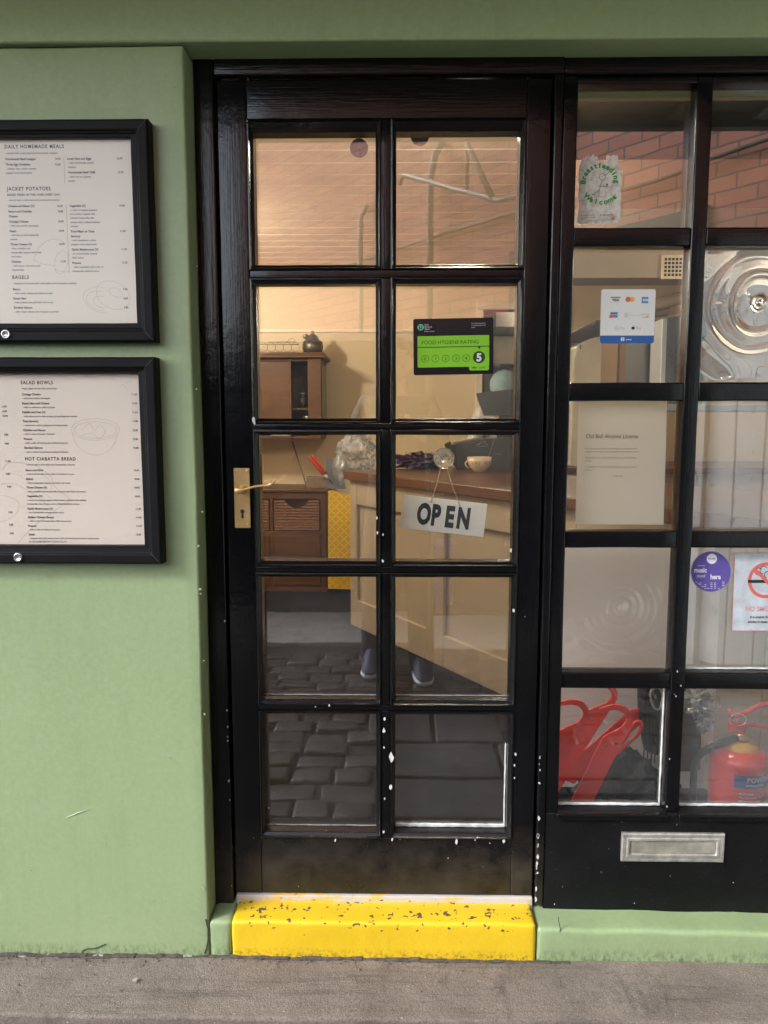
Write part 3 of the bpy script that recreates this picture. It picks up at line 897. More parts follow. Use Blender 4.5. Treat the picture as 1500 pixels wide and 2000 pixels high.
bm = BM(); yy = .262 + .151  # added strips, coloured pale where the board joints catch light
while yy < 5.9:
    box(bm, -3.0, 3.39, yy + .0005, yy + .0035, 2.3845, 2.3995); yy += .155
struct('ceiling_glint_strips', bm, flat('painted_glint', (.74, .65, .52), .4))
obj_trim = M_('cream_trim', (.70, .60, .45), .4)
rz = P(700, 646, BACK)[1]
bm = BM(); rbox(bm, -1.84, door_l - .03, BACK - .022, BACK, rz - .012, rz + .010, .004, .4, 0)
rail_ = obj('picture_rail', bm, obj_trim); tag(rail_, 'cream picture rail running across the cafe back wall', 'picture rail')
bm = BM()
box(bm, door_l - .03, door_l + .02, BACK - .02, BACK + .13, FZ, 2.12); box(bm, door_r - .02, door_r + .03, BACK - .02, BACK + .13, FZ, 2.12); box(bm, door_l - .03, door_r + .03, BACK - .02, BACK + .13, 2.12, 2.17)
df = obj('kitchen_doorway', bm, obj_trim, bevel=.004); tag(df, 'cream door lining of the opening through to the kitchen', 'doorway')
# ceiling lamps
def lamp(x, y, z, e, label, r=.11):
    L = thing('ceiling_light', label, 'ceiling light', (x, y, z), 'round ceiling lights inside the cafe')
    bm = BM(); lathe(bm, [(0, 0), (r * 1.1, 0), (r * 1.1, -.02), (r, -.024), (r * .96, -.02)], 32, Matrix.Translation((x, y, z)))
    obj('base', bm, flat('lamp_white', (.7, .68, .62)), L, smooth=False)
    em = bpy.data.materials.new('lamp_glow'); em.use_nodes = True
    pb = em.node_tree.nodes['Principled BSDF']; pb.inputs['Emission Color'].default_value = (1, .78, .5, 1); pb.inputs['Emission Strength'].default_value = 4.0
    bm = BM(); lathe(bm, [(r * .95, -.021), (r * .9, -.045), (r * .6, -.066), (0, -.075)], 32, Matrix.Translation((x, y, z)))
    obj('diffuser', bm, em, L, smooth=True)
    ld = bpy.data.lights.new('lamp', 'POINT'); ld.energy = e; ld.color = (1.0, .89, .72); ld.shadow_soft_size = .08
    lo = bpy.data.objects.new('bulb', ld); scene.collection.objects.link(lo); lo.parent = L; lo.location = (0, 0, -.16)
    return L
lamp(.20, .48, 2.384, 13, 'lit ceiling light just inside the door')
lamp(-1.45, 2.3, 2.384, 28, 'lit ceiling light above the wooden sideboard')
lamp(1.2, 4.9, 2.384, 20, 'lit ceiling light in the kitchen beyond the doorway')
lamp(2.3, 2.2, 2.384, 5, 'lit ceiling light above the right end of the counter')

# ================================================================== MENU CASES ON THE WALL
CASEM = M_('black_case_metal', (.0045, .0043, .0045), .55, bs=300, bst=.08, spec=.16)
m, t, b = nt('menu_paper'); v = coords(t)
t.links.new(mixc(t, nz(t, v, 3, 3), (.73, .61, .53), (.79, .665, .58)), b.inputs['Base Color']); b.inputs['Roughness'].default_value = .5
PAPER = m
FY = -.086
def menu_case(label, x0, x1, z0, z1, lockpx, rows, draw):
    """x0..z1 outer edges"""
    t_ = thing('menu_case', label, 'menu case', ((x0 + x1) / 2, FY, (z0 + z1) / 2), 'black menu cases on the green wall')
    bm = BM(); bead_ring(bm, x0, x1, z0, z1, [(0, FY), (0, FY - .031), (.004, FY - .036), (.022, FY - .036), (.026, FY - .031), (.0285, FY - .031), (.031, FY - .027, .029), (.042, FY - .026, .035), (.042, FY - .008, .035)])
    box(bm, x0 + .002, x1 - .002, FY - .004, FY - .0002, z0 + .002, z1 - .002)
    obj('case_frame', bm, CASEM, t_, bevel=.0012)
    # mitre joints
    bm = BM()
    for sx, ex in ((x0, 1), (x1, -1)):
        for sz, ez in ((z0, 1), (z1, -1)):
            tube(bm, [(sx + ex * .003, FY - .0352, sz + ez * .003), (sx + ex * .0045, FY - .0362, sz + ez * .0045), (sx + ex * .0215, FY - .0362, sz + ez * .0215), (sx + ex * .027, FY - .0312, sz + ez * .027)], .00028, 4)
    obj('mitre_line', bm, flat('mitre_grey', (.12, .12, .125), .5), t_)
    pp = obj('menu_paper', mbox(x0 + .042, x1 - .042, FY - .0088, FY - .0080, z0 + .042, z1 - .035), PAPER, t_)
    obj('case_glass', mbox(x0 + .0425, x1 - .0425, FY - .0185, FY - .016, z0 + .0425, z1 - .0355), GLASS_CASE, t_)
    lx, lz = P(lockpx[0], lockpx[1], FY - .036)
    bm = BM(); lathe(bm, [(.0, .0032), (.0062, .0032), (.0068, .0042), (.0092, .0042), (.0102, .0028), (.0102, -.002)], 28, Matrix.Translation((lx, FY - .036, lz)) @ Matrix.Rotation(PI / 2, 4, 'X'))
    box(bm, lx - .0038, lx + .0038, FY - .0402, FY - .038, lz - .0008, lz + .0008, 1)
    obj('lock', bm, [STEEL, INK], t_)
    yt = FY - .0091
    dark, grey, head = [], [], []
    for kind, s, px, py, *o in rows:
        x, z = P(px, py, yt); k = dict(o[0]) if o else {}
        if kind == 'H': head.append((s, k.pop('size', .0108), x, z, dict(bold=.00030, spacing=1.22, sx=.88, **k)))
        elif kind == 'B': dark.append((s, .0066, x, z, dict(bold=.00026, **k)))
        elif kind == 'P': dark.append((s, .0058, x, z, dict(bold=.00022, **k)))
        else: grey.append((s, .0057, x, z, dict(bold=.00010, **k)))
    text_obj('heading', head, yt, flat('menu_brown', (.07, .035, .025), .6), pp)
    text_obj('dish_names', dark, yt, flat('menu_dark', (.11, .09, .08), .6), pp)
    text_obj('small_print', grey, yt, GREYINK, pp)
    bm = BM()
    for pts, w in draw:
        q = smoothpts([(P(a, c, yt)[0], yt, P(a, c, yt)[1]) for a, c in pts], 5)
        for a, c in zip(q, q[1:]):
            d = (c - a).normalized() if (c - a).length > 1e-7 else Vector((1, 0, 0)); n_ = Vector((-d.z, 0, d.x)) * w
            vs = [bm.verts.new(p) for p in (a - n_, a + n_, c + n_, c - n_)]
            bm.faces.new(vs)
    obj('line_drawing', bm, flat('menu_line', (.42, .35, .31), .6), pp)
    return t_

def A(x, y): return (x / 4.348, 220 + y / 4.348)
def B2(x, y): return (x / 4.348, 680 + y / 4.348)
def rowsof(conv, L):
    out = []
    for it in L:
        k, s, x, y = it[:4]; px, py = conv(x, y)
        out.append((k, s, px, py) + tuple(it[4:]))
    return out
r1 = rowsof(A, [
 ('H', 'DAILY HOMEMADE MEALS', 38, 303), ('g', '- served with a side salad and homemade coleslaw', 45, 352),
 ('B', 'Homemade Beef Lasagne', 45, 403), ('P', '14.75', 466, 400), ('B', 'Three Egg Omelette', 48, 449), ('P', '12.65', 466, 447),
 ('g', '- cheese, ham, onion, tomato', 50, 484), ('g', 'peppers and mushrooms', 52, 519),
 ('B', 'Local Ham and Eggs', 570, 400), ('P', '12.75', 990, 397), ('g', '- with homemade potato', 575, 434), ('g', 'wedges', 577, 470),
 ('B', 'Homemade Beef Chilli', 578, 516), ('P', '12.75', 1000, 514), ('g', '- with rice or a jacket', 580, 552), ('g', 'potato', 580, 586),
 ('H', 'JACKET POTATOES', 60, 661), ('B', 'BAKED FRESH IN THE OVEN EVERY DAY', 62, 707, {'spacing': 1.2, 'sx': .84}), ('g', '- served with a side salad and homemade coleslaw', 66, 750),
 ('B', 'Cheese and Beans (V)', 70, 802), ('P', '10.45', 484, 800), ('B', 'Bacon and Cheddar', 72, 848), ('P', '10.85', 488, 846), ('B', 'Cheese', 74, 889),
 ('B', 'Cottage Cheese', 77, 934), ('P', '10.95', 492, 931), ('g', '- with tuna and/or pineapple', 80, 968),
 ('B', 'Pesto', 82, 1015), ('P', '10.95', 496, 1011), ('g', '- with bacon and mozzarella', 84, 1047), ('g', 'cheese', 88, 1083),
 ('B', 'Three Cheese (V)', 90, 1127), ('P', '10.95', 501, 1124), ('g', '- brie, cheddar and', 92, 1161), ('g', 'mozzarella, topped with fried', 94, 1195), ('g', 'red onion', 96, 1230),
 ('B', 'Chicken', 97, 1274), ('P', '11.95', 512, 1271), ('g', '- with bacon, red onion and', 100, 1308), ('g', 'mayonnaise', 102, 1342),
 ('B', 'Vegetable (V)', 590, 800), ('P', '10.95', 1012, 797), ('g', '- a mix of roasted peppers', 592, 835), ('g', 'and onions, topped with', 594, 868), ('g', 'melted mozzarella, feta', 596, 902), ('g', 'cheese and a grilled sundried', 598, 938), ('g', 'tomato', 600, 972),
 ('B', 'Tuna Mayo or Tuna', 600, 1017), ('P', '11.20', 1018, 1013), ('B', 'Savoury', 602, 1058), ('g', '- with sweetcorn, onion,', 604, 1091), ('g', 'peppers and mayonnaise', 606, 1126),
 ('B', 'Garlic Mushrooms (V)', 609, 1171), ('P', '11.20', 1028, 1167), ('g', '- in a homemade creamy', 610, 1205), ('g', 'garlic sauce', 612, 1239),
 ('B', 'Prawns', 614, 1285), ('P', '11.55', 1034, 1281), ('g', '- with cucumber and a side of', 616, 1318), ('g', 'homemade seafood sauce', 617, 1352),
 ('H', 'BAGELS', 104, 1412), ('g', '- toasted and served with a side salad and homemade coleslaw', 108, 1457),
 ('B', 'Bacon', 110, 1508), ('P', '9.65', 1046, 1506), ('g', '- with cream cheese and sliced tomato', 112, 1541), ('B', 'Roast Ham', 113, 1586), ('P', '8.85', 1050, 1585), ('g', '- with melted brie and fried red onions', 115, 1619),
 ('B', 'Smoked Salmon', 117, 1664), ('P', '9.85', 1054, 1662), ('g', '- with cream cheese and chopped cucumber', 119, 1698)])
def ell(conv, cx, cy, rx, ry, rot=0, a0=0, a1=360, n=26):
    out = []
    for k in range(n + 1):
        t_ = R(a0 + (a1 - a0) * k / n); x = rx * math.cos(t_); y = ry * math.sin(t_); c, s_ = math.cos(R(rot)), math.sin(R(rot))
        out.append(conv(cx + x * c - y * s_, cy + x * s_ + y * c))
    return out
LW = .00028
d1 = [([A(541, 376), A(552, 596)], .0005), ([A(562, 776), A(588, 1360)], .0005),
      (ell(A, 960, 1550, 150, 112, 28), LW), (ell(A, 985, 1528, 62, 34, 25), LW), (ell(A, 860, 1590, 155, 105, 18, 60, 270), LW), (ell(A, 850, 1600, 120, 78, 18, 60, 270), LW), (ell(A, 870, 1610, 80, 48, 18, 60, 270), LW),
      ([A(285, 1260), A(330, 1150), A(420, 1080), A(500, 1080), A(560, 1110)], LW), (ell(A, 520, 1270, 55, 100, 12), LW), ([A(290, 1250), A(340, 1280), A(460, 1300)], LW), ([A(470, 1330), A(530, 1350), A(590, 1352)], LW)]
f1x1 = P(295.5, 450, -.1215)[0]; f1z1 = P(150, 231, -.122)[1]; f1z0 = P(150, 668, -.122)[1]
c1 = P(12, 653, -.122)[0]
menu_case('upper black case holding meals, jacket potatoes and bagels menu', 2 * c1 - f1x1, f1x1, f1z0, f1z1, (12, 653), r1, d1)
r2 = rowsof(B2, [
 ('H', 'SALAD BOWLS', 175, 306), ('g', '- fresh salad served with sliced fruit', 178, 350),
 ('B', 'Cottage Cheese', 185, 400), ('g', '- with tuna and/or pineapple', 186, 432), ('B', 'Roast Ham and Cheese', 187, 477), ('g', '- with or without a side of pickle', 188, 509),
 ('B', 'Falafels and Feta (V)', 189, 552), ('g', '- with olives and a side of olive oil and balsamic vinegar', 190, 586), ('B', 'Tuna Savoury', 192, 628), ('g', '- sweetcorn, onion, peppers and mayonnaise', 194, 661),
 ('B', 'Chicken and Bacon', 197, 704), ('g', '- with a side of Caesar dressing', 199, 736), ('B', 'Prawns', 202, 779), ('g', '- with a side of homemade seafood dressing', 204, 811),
 ('B', 'Smoked Salmon', 207, 854), ('g', '- with a side of homemade seafood dressing', 209, 888),
 ('H', 'HOT CIABATTA BREAD', 212, 953), ('g', '- served with a side salad and homemade coleslaw', 214, 996),
 ('B', 'Bacon and Brie', 217, 1044), ('g', '- with fried tomato and a side of cranberry sauce', 218, 1075), ('B', 'Salami', 220, 1118), ('g', '- with mozzarella cheese and fried red onion', 222, 1151),
 ('B', 'Three Cheese (V)', 225, 1191), ('g', '- brie, cheddar and mozzarella, topped with fried red onion', 227, 1224), ('B', 'Vegetable (V)', 229, 1264), ('g', '- a mix of roasted pepper, fried onions, topped with melted', 230, 1297), ('g', 'mozzarella, feta cheese and a grilled sundried tomato', 231, 1329),
 ('B', 'Garlic Mushrooms (V)', 232, 1371), ('g', '- in a homemade creamy garlic sauce', 234, 1401), ('B', 'Grilled Chicken Breast', 236, 1444), ('g', '- with a side of homemade chilli mayonnaise', 238, 1474),
 ('B', 'Prawns', 240, 1517), ('g', '- with a side of seafood dressing', 242, 1548), ('B', 'Steak', 244, 1590), ('g', '- topped with red onions and a side of homemade mustard mayonnaise', 246, 1621), ('g', '(4 OZ RUMP BRITISH STEAK FILLET)', 246, 1650)]
 + [('P', s, x, y) for s, x, y in (('11.65', 1115, 400), ('11.45', 1118, 475), ('11.65', 1122, 552), ('11.85', 1124, 627), ('12.85', 1124, 704), ('12.85', 1125, 779), ('12.85', 1130, 854), ('10.65', 1134, 1044), ('10.45', 1138, 1118), ('10.65', 1140, 1191), ('10.65', 1142, 1265), ('11.45', 1150, 1371), ('11.65', 1152, 1444), ('11.45', 1158, 1517), ('13.85', 1152, 1590),
   ('6.95', 20, 503), ('6.95', 22, 543), ('10.95', 20, 583), ('9.85', 35, 742), ('9.85', 40, 818), ('11.85', 44, 967), ('9.85', 50, 1075), ('9.85', 60, 1183), ('9.85', 72, 1401), ('9.85', 78, 1507), ('9.85', 82, 1580))])
d2 = [(ell(B2, 810, 690, 205, 92, 0), LW), (ell(B2, 810, 695, 180, 70, 0), LW), ([B2(612, 720), B2(650, 820), B2(740, 890), B2(830, 908), B2(920, 870), B2(975, 800), B2(1000, 730)], LW), ([B2(690, 700), B2(760, 640), B2(800, 700), B2(850, 650), B2(900, 720)], LW), ([B2(700, 740), B2(780, 720), B2(850, 770), B2(900, 700)], LW),
      ([B2(20, 1040), B2(60, 980), B2(150, 970), B2(300, 1000), B2(420, 1080), B2(470, 1180), B2(580, 1270), B2(560, 1310), B2(300, 1500), B2(150, 1660)], LW * 1.3), ([B2(0, 1160), B2(120, 1150), B2(300, 1250), B2(420, 1350)], LW * 1.3), ([B2(0, 1250), B2(100, 1270), B2(160, 1320), B2(140, 1400), B2(60, 1460), B2(0, 1470)], LW), ([B2(40, 1060), B2(160, 1080), B2(300, 1180), B2(440, 1280)], LW), ([B2(260, 1040), B2(400, 1100), B2(440, 1200)], LW),
      ([B2(1010, 330), B2(1060, 300), B2(1120, 280)], LW), ([B2(1050, 320), B2(1080, 350)], LW)]
f2z1 = P(150, 697, -.122)[1]; f2z0 = P(150, 1102, -.122)[1]; f2x1 = P(309.5, 900, -.1215)[0]; c2 = P(36, 1088, -.122)[0]
menu_case('lower black case holding salad bowls and hot ciabatta bread menu', 2 * c2 - f2x1 + .03, f2x1, f2z0, f2z1, (36, 1088), r2, d2)

# ================================================================== STICKERS AND SIGNS ON THE GLASS
def card(name, m, parent, outline_px, Y, th=.0006):
    bm = BM(); prism(bm, [P(a, b, Y) for a, b in outline_px], Y, Y + th); return obj(name, bm, m, parent)
def frame_fn(c00, c10, c01, Y):
    """maps unit-square print coordinates (u right, v down) onto the card; corners are pixels"""
    o, a, b_ = P3(*c00, Y), P3(*c10, Y), P3(*c01, Y)
    return lambda u, v, dy=0.0: o + (a - o) * u + (b_ - o) * v + Vector((0, dy, 0))
class Card:
    def __init__(s, c00, c10, c01, Y, W, H):
        s.f = frame_fn(c00, c10, c01, Y); s.W, s.H = W, H; s.Y = Y
        s.sz = (s.f(0, 1) - s.f(0, 0)).length / H
        s.lay = 0
    def poly(s, bm, pts, dy=-.0002, mi=0):
        vs = [bm.verts.new(s.f(x / s.W, y / s.H, dy)) for x, y in pts]
        bm.faces.new(vs).material_index = mi
    def rect(s, bm, x0, y0, x1, y1, dy=-.0002, mi=0, r=0):
        s.poly(bm, [(x, y) for x, y in rrect(x0, x1, y0, y1, r)] if r else [(x0, y0), (x1, y0), (x1, y1), (x0, y1)], dy, mi)
    def circle(s, bm, x, y, r, dy=-.0002, mi=0, n=32, ry=None): s.poly(bm, [(x + r * math.cos(2 * PI * k / n), y + (ry or r) * math.sin(2 * PI * k / n)) for k in range(n)], dy, mi)
    def ring(s, bm, x, y, r, w, dy=-.0003, mi=0, n=36, a0=0, a1=360):
        for k in range(n):
            a, b_ = R(a0 + (a1 - a0) * k / n), R(a0 + (a1 - a0) * (k + 1) / n)
            s.poly(bm, [(x + r * math.cos(a), y + r * math.sin(a)), (x + r * math.cos(b_), y + r * math.sin(b_)), (x + (r - w) * math.cos(b_), y + (r - w) * math.sin(b_)), (x + (r - w) * math.cos(a), y + (r - w) * math.sin(a))], dy, mi)
    def line(s, bm, x0, y0, x1, y1, w, dy=-.0003, mi=0):
        d = Vector((x1 - x0, y1 - y0)).normalized(); nx, ny = -d.y * w / 2, d.x * w / 2
        s.poly(bm, [(x0 + nx, y0 + ny), (x1 + nx, y1 + ny), (x1 - nx, y1 - ny), (x0 - nx, y0 - ny)], dy, mi)
    def text(s, bm, st, cap, x, y, align='LEFT', mi=0, dy=-.0005, sx=1.0, bold=0, rot=0, spacing=1.0):
        # cap = capital height in print units, (x, y) = base line point
        add_text(bm, st, cap / .70, 0, 0, 0, align=align, sx=sx, bold=bold * cap, rot=rot, mi=mi, spacing=spacing,
                 fn=lambda X_, Z_: s.f((x + X_) / s.W, (y - Z_) / s.H, dy))

def put(name, bm, mats, parent):
    me = bpy.data.meshes.new(name); bm.to_mesh(me); bm.free()
    for q in mats: me.materials.append(q)
    org = ORG.get(parent.name, Vector()); me.transform(Matrix.Translation(-org))
    o = bpy.data.objects.new(name, me); scene.collection.objects.link(o); o.parent = parent; ORG[o.name] = org
    return o
GY = .0392      # stickers sit on the street face of the panes
# food hygiene sticker
hs_ = thing('hygiene_sticker', 'black and green food hygiene rating sticker on door pane', 'sticker', tuple(P3(886, 676, GY)))
c = Card((807, 623), (964, 620), (808, 733), GY, 158, 111)
HB = flat('sticker_black', (.012, .013, .014), .2); HG = flat('sticker_green', (.24, .58, .03), .3); HW = flat('sticker_white', (.75, .75, .78), .4); HGD = flat('sticker_dark_green', (.02, .07, .01), .3)
bm = BM(); c.rect(bm, 0, 0, 158, 111, 0, r=4); obj('backing', bm, HB, hs_)
bm = BM(); c.rect(bm, 8, 34, 149.5, 96, r=2); c.poly(bm, [(110, 96), (149.5, 96), (149.5, 101), (147, 103.5), (112, 103.5), (110, 101)], -.0002)
obj('panel', bm, HG, hs_)
bm = BM(); c.rect(bm, 8, 55.3, 149.5, 57.0, -.0004, 0)
c.text(bm, 'FOOD HYGIENE RATING', 7.6, 16, 50.5, sx=.935, mi=0, dy=-.0004)
for i in range(5):
    x = 23 + i * 20.3; c.ring(bm, x, 79, 7.4, .8, -.0004); c.text(bm, str(i), 7, x, 82.5, 'CENTER')
c.circle(bm, 129.5, 77.5, 12, -.0004); c.poly(bm, [(127, 57), (133, 57), (130, 62)], -.0004)
c.text(bm, 'VERY', 3, 115.5, 99.6, bold=.05); c.text(bm, 'GOOD', 3, 128.5, 99.6)
put('dark_print', bm, [HGD], hs_)
bm = BM(); c.text(bm, '5', 15, 129.5, 85, 'CENTER', dy=-.0006, bold=.06)
c.circle(bm, 14.5, 16.5, 6.3, -.0004, 1); c.poly(bm, [(11, 13), (13, 13), (13, 18), (16, 18), (16, 13), (18, 13), (18, 20), (11, 20)], -.0005, 2)
for i, (s_, h_) in enumerate((('Food', 2.7), ('Standards', 2.7), ('Agency', 2.7), ('food.gov.uk/ratings', 1.8))): c.text(bm, s_, h_, 22, 13.2 + i * 4.1)
for i, s_ in enumerate(('The food hygiene rating scheme is', 'run in partnership with your local', 'authority')): c.text(bm, s_, 1.7, 114, 11.5 + i * 4, sx=.85)
put('white_print', bm, [HW, flat('emblem_green', (.18, .55, .35)), HB], hs_)

# open sign hanging from a suction cup (inside the pane)
SY = .060
osn = thing('open_sign', 'white OPEN sign hung on string from suction cup', 'sign', tuple(P3(867, 895, .046)))
bm = BM(); prism(bm, [P(788, 966, SY), P(952, 984.5, SY), P(944, 1049, SY), P(780, 1031, SY)], SY, SY + .003)
swm = M_('sign_white', (.88, .86, .82), .5, var=.04, bst=.05)
_tl = N(swm.node_tree, 'ShaderNodeBsdfTranslucent'); _tl.inputs[0].default_value = (.85, .82, .76, 1)
_mx = N(swm.node_tree, 'ShaderNodeMixShader'); _mx.inputs[0].default_value = .3
swm.node_tree.links.new(swm.node_tree.nodes['Principled BSDF'].outputs[0], _mx.inputs[1]); swm.node_tree.links.new(_tl.outputs[0], _mx.inputs[2]); swm.node_tree.links.new(_mx.outputs[0], swm.node_tree.nodes['Material Output'].inputs[0])
brd = obj('board', bm, swm, osn, bevel=.0004)
c = Card((788, 966), (952, 984.5), (780, 1031), SY - .0003, 164, 65)
bm = BM()
for ch, x, w in (('O', 31, .78), ('P', 59, .78), ('E', 86, .78), ('N', 109, .74)):
    c.text(bm, ch, 38, x, 51, sx=.60 if ch != 'E' else .62, bold=.075)
put('lettering', bm, [INK], brd)
bm = BM()
for u in (.335, .675): lathe(bm, [(0, .0008), (.0016, .0008), (.0016, -.001)], 12, Matrix.Translation(c.f(u, .13, -.0003)) @ Matrix.Rotation(PI / 2, 4, 'X'))
obj('hole', bm, GREYINK, brd)
bm = BM(); h1 = c.f(.335, .13, -.001); h2 = c.f(.675, .13, -.001); top = P3(867, 908, .050)
TW = M_('twine', (.50, .40, .27), .8, bs=700, bst=.6)
tube(bm, [h1 + Vector((0, .003, -.001)), h1, h1.lerp(top, .5) + Vector((-.001, 0, 0)), top + Vector((-.006, 0, 0))], .0011, 7)
tube(bm, [h2 + Vector((0, .003, -.001)), h2, h2.lerp(top, .5) + Vector((.001, 0, 0)), top + Vector((.006, 0, 0))], .0011, 7)
tube(bm, [h1 + Vector((-.006, -.001, .002)), h1, h1 + Vector((.004, -.002, .003))], .0012, 6)
obj('string', bm, TW, osn)
m, t, b = nt('clear_rubber'); b.inputs['Transmission Weight'].default_value = .85; b.inputs['Roughness'].default_value = .12; b.inputs['IOR'].default_value = 1.3; b.inputs['Base Color'].default_value = (.86, .84, .76, 1)
bm = BM(); sc_ = P3(867, 895, .0445)
lathe(bm, [(.0, .0), (.0255, .0), (.0262, -.0014), (.020, -.0035), (.011, -.006), (.007, -.010), (.0085, -.014), (.006, -.017), (0, -.0175)], 32, Matrix.Translation(sc_) @ Matrix.Rotation(PI / 2, 4, 'X'))
obj('suction_cup', bm, m, osn, smooth=True)

# dark discs behind the top panes
for px, py, lab in ((701.5, 289, 'dark round felt disc hanging behind top left door pane'), (820, 266, 'dark round felt disc half hidden above top right door pane')):
    d = thing('felt_disc', lab, 'disc', tuple(P3(px, py, .10)), 'dark felt discs behind the top door panes')
    bm = BM(); ctr = P3(px, py, .10); lathe(bm, [(0, .002), (.0215, .002), (.0225, 0), (.0215, -.002), (0, -.002)], 30, Matrix.Translation(ctr) @ Matrix.Rotation(PI / 2, 4, 'X'))
    obj('disc', bm, M_('dark_felt', (.03, .026, .022), .8, bs=300, bst=.5), d)
    bm = BM(); tube(bm, [ctr + Vector((0, 0, .02)), ctr + Vector((0, 0, .20))], .0006, 5); tube(bm, [ctr + Vector((0, 0, .20)), Vector((ctr.x, .226, ctr.z + .20))], .0006, 5); obj('thread', bm, INK, d)

# card payment sticker
cs = thing('payment_sticker', 'white square card payment sticker with blue foot strip on window pane', 'sticker', tuple(P3(1226, 618, GY)))
c = Card((1175, 565), (1281, 565), (1171.5, 671), GY, 106, 107)
bm = BM(); c.rect(bm, 0, 0, 106, 107, 0, r=4); obj('backing', bm, M_('sticker_paper', (.70, .70, .66), .4, var=.03, bst=0), cs)
PB = flat('pay_blue', (.03, .11, .33), .35)
mats = [PB, INK, flat('pay_red', (.62, .12, .05)), flat('pay_orange', (.75, .40, .08)), flat('pay_sky', (.12, .25, .48)), flat('pay_grey', (.42, .42, .42)), flat('pay_teal', (.05, .22, .28)), WHITE]
bm = BM()
c.poly(bm, [(0, 91), (106, 91), (106, 104), (103, 107), (3, 107), (0, 104)], -.0003, 0)
c.rect(bm, 18, 15, 38, 16.5, -.0004, 1); c.text(bm, 'VISA', 4.8, 28, 23, 'CENTER', 1, bold=.05); c.line(bm, 19, 26, 37, 26, .4, -.0003, 5)
c.circle(bm, 52.5, 19.8, 5.2, -.0004, 2); c.circle(bm, 60, 19.8, 5.2, -.0003, 3)
c.rect(bm, 79, 15, 92, 27.5, -.0003, 4); c.rect(bm, 81.5, 19.3, 92, 23, -.0005, 7); c.text(bm, 'AMEX', 2.4, 87, 22.4, 'CENTER', 4, -.0007)
c.poly(bm, [(19, 45), (34, 45), (32, 49.5), (18, 49.5)], -.0003, 6); c.poly(bm, [(18, 50), (26, 50), (24.5, 56), (16, 56)], -.0003, 2); c.poly(bm, [(26, 50), (34, 50), (32.5, 56), (24.5, 56)], -.0003, 4)
c.ring(bm, 50, 51, 4, .9, -.0003, 5); c.rect(bm, 49, 47, 50.4, 55, -.0004, 5); c.text(bm, 'Diners Club', 2.9, 56, 52, 'LEFT', 5)
c.text(bm, 'DISCOVER', 2.5, 87, 51, 'CENTER', 5, bold=.04); c.poly(bm, [(79, 56), (94, 52), (94, 56)], -.0003, 3)
c.ring(bm, 32, 76, 3.6, 1.0, -.0003, 5, a0=20, a1=320); c.rect(bm, 32, 75.6, 35.6, 76.6, -.0003, 5); c.text(bm, 'Pay', 5.6, 37.5, 78.8, 'LEFT', 5)
c.circle(bm, 63.6, 76.3, 2.7, -.0004, 1, ry=3.0); c.circle(bm, 65.2, 76.3, 2.5, -.0003, 1, ry=2.9); c.poly(bm, [(64.2, 73), (65.2, 71.2), (66, 71.2), (65.4, 72.8)], -.0004, 1); c.text(bm, 'Pay', 5.6, 69.5, 78.8, 'LEFT', 5)
c.rect(bm, 41, 95, 48, 102, -.0006, 7, r=1.4); c.text(bm, 'S', 4.6, 44.5, 101, 'CENTER', 0, -.0008, bold=.04); c.text(bm, 'sumup', 2.9, 51, 100, 'LEFT', 7, -.0006, bold=.04)
put('print', bm, mats, cs)

# breastfeeding welcome sticker, half scraped away
bs_ = thing('welcome_sticker', 'half scraped white sticker with green curved wording on window', 'sticker', tuple(P3(1170, 370, GY)))
ra = random.Random(4)
ol = [(1131, 330), (1134, 316), (1138, 309), (1142, 311), (1145, 305), (1150, 303), (1154, 306), (1158, 302), (1163, 307), (1167, 305), (1168, 314), (1172, 319), (1177, 317), (1185, 312), (1186, 303), (1192, 305), (1198, 303), (1206, 304), (1206, 315), (1209, 324), (1215, 333), (1214, 360), (1212, 400), (1210, 430), (1207, 435), (1190, 436), (1168, 437), (1150, 436), (1132, 438), (1127, 432), (1128, 418), (1131, 404), (1129, 380), (1131, 362), (1129, 345)]
o2 = []
for a, b_ in zip(ol, ol[1:] + ol[:1]):
    for k in range(4):
        o2.append((a[0] + (b_[0] - a[0]) * k / 4 + ra.uniform(-.8, .8), a[1] + (b_[1] - a[1]) * k / 4 + ra.uniform(-.8, .8)))
m, t, b = nt('scraped_paper'); v = coords(t)
t.links.new(mixc(t, ramp(t, nz(t, v, 55, 6, .7), .45, .62), (.68, .64, .57), (.48, .41, .34)), b.inputs['Base Color']); b.inputs['Roughness'].default_value = .6
bump(t, b, nz(t, v, 120, 5), .5, .001)
card('backing', m, bs_, o2, GY, .0004)
c = Card((1120, 290), (1230, 290), (1120, 450), GY, 110, 160)
bm = BM()
def arc_text(word, cx, cy, r, a0, a1, cap, top=True, mi=0):
    n = len(word)
    for i, ch in enumerate(word):
        a = R(a0 + (a1 - a0) * (i + .5) / n)
        x, y = cx + r * math.sin(a), cy - r * math.cos(a)
        rot = -a if top else PI - a
        c.text(bm, ch, cap, x, y, 'CENTER', mi, -.0004, sx=1.0, bold=.07, rot=rot)
arc_text('Breastfeeding', 52, 66, 28.5, -96, 94, 10)
arc_text('Welcome', 54, 66, 43, 230, 131, 10, False)
c.ring(bm, 57, 55, 7, .9, -.0004, 1, 30); c.line(bm, 50.5, 56, 62, 52, .6, -.0005, 1); c.line(bm, 62, 52.5, 70, 46, 1.0, -.0004, 1); c.line(bm, 44, 58, 51, 57, .8, -.0004, 1)
c.line(bm, 56, 62, 51, 80, .9, -.0004, 1); c.line(bm, 51, 78, 50, 94, .9, -.0004, 1); c.line(bm, 51, 80, 40, 89, .9, -.0004, 1); c.line(bm, 49, 94, 56, 94, .9, -.0004, 1); c.line(bm, 37, 88, 42, 91, 1.5, -.0004, 1)
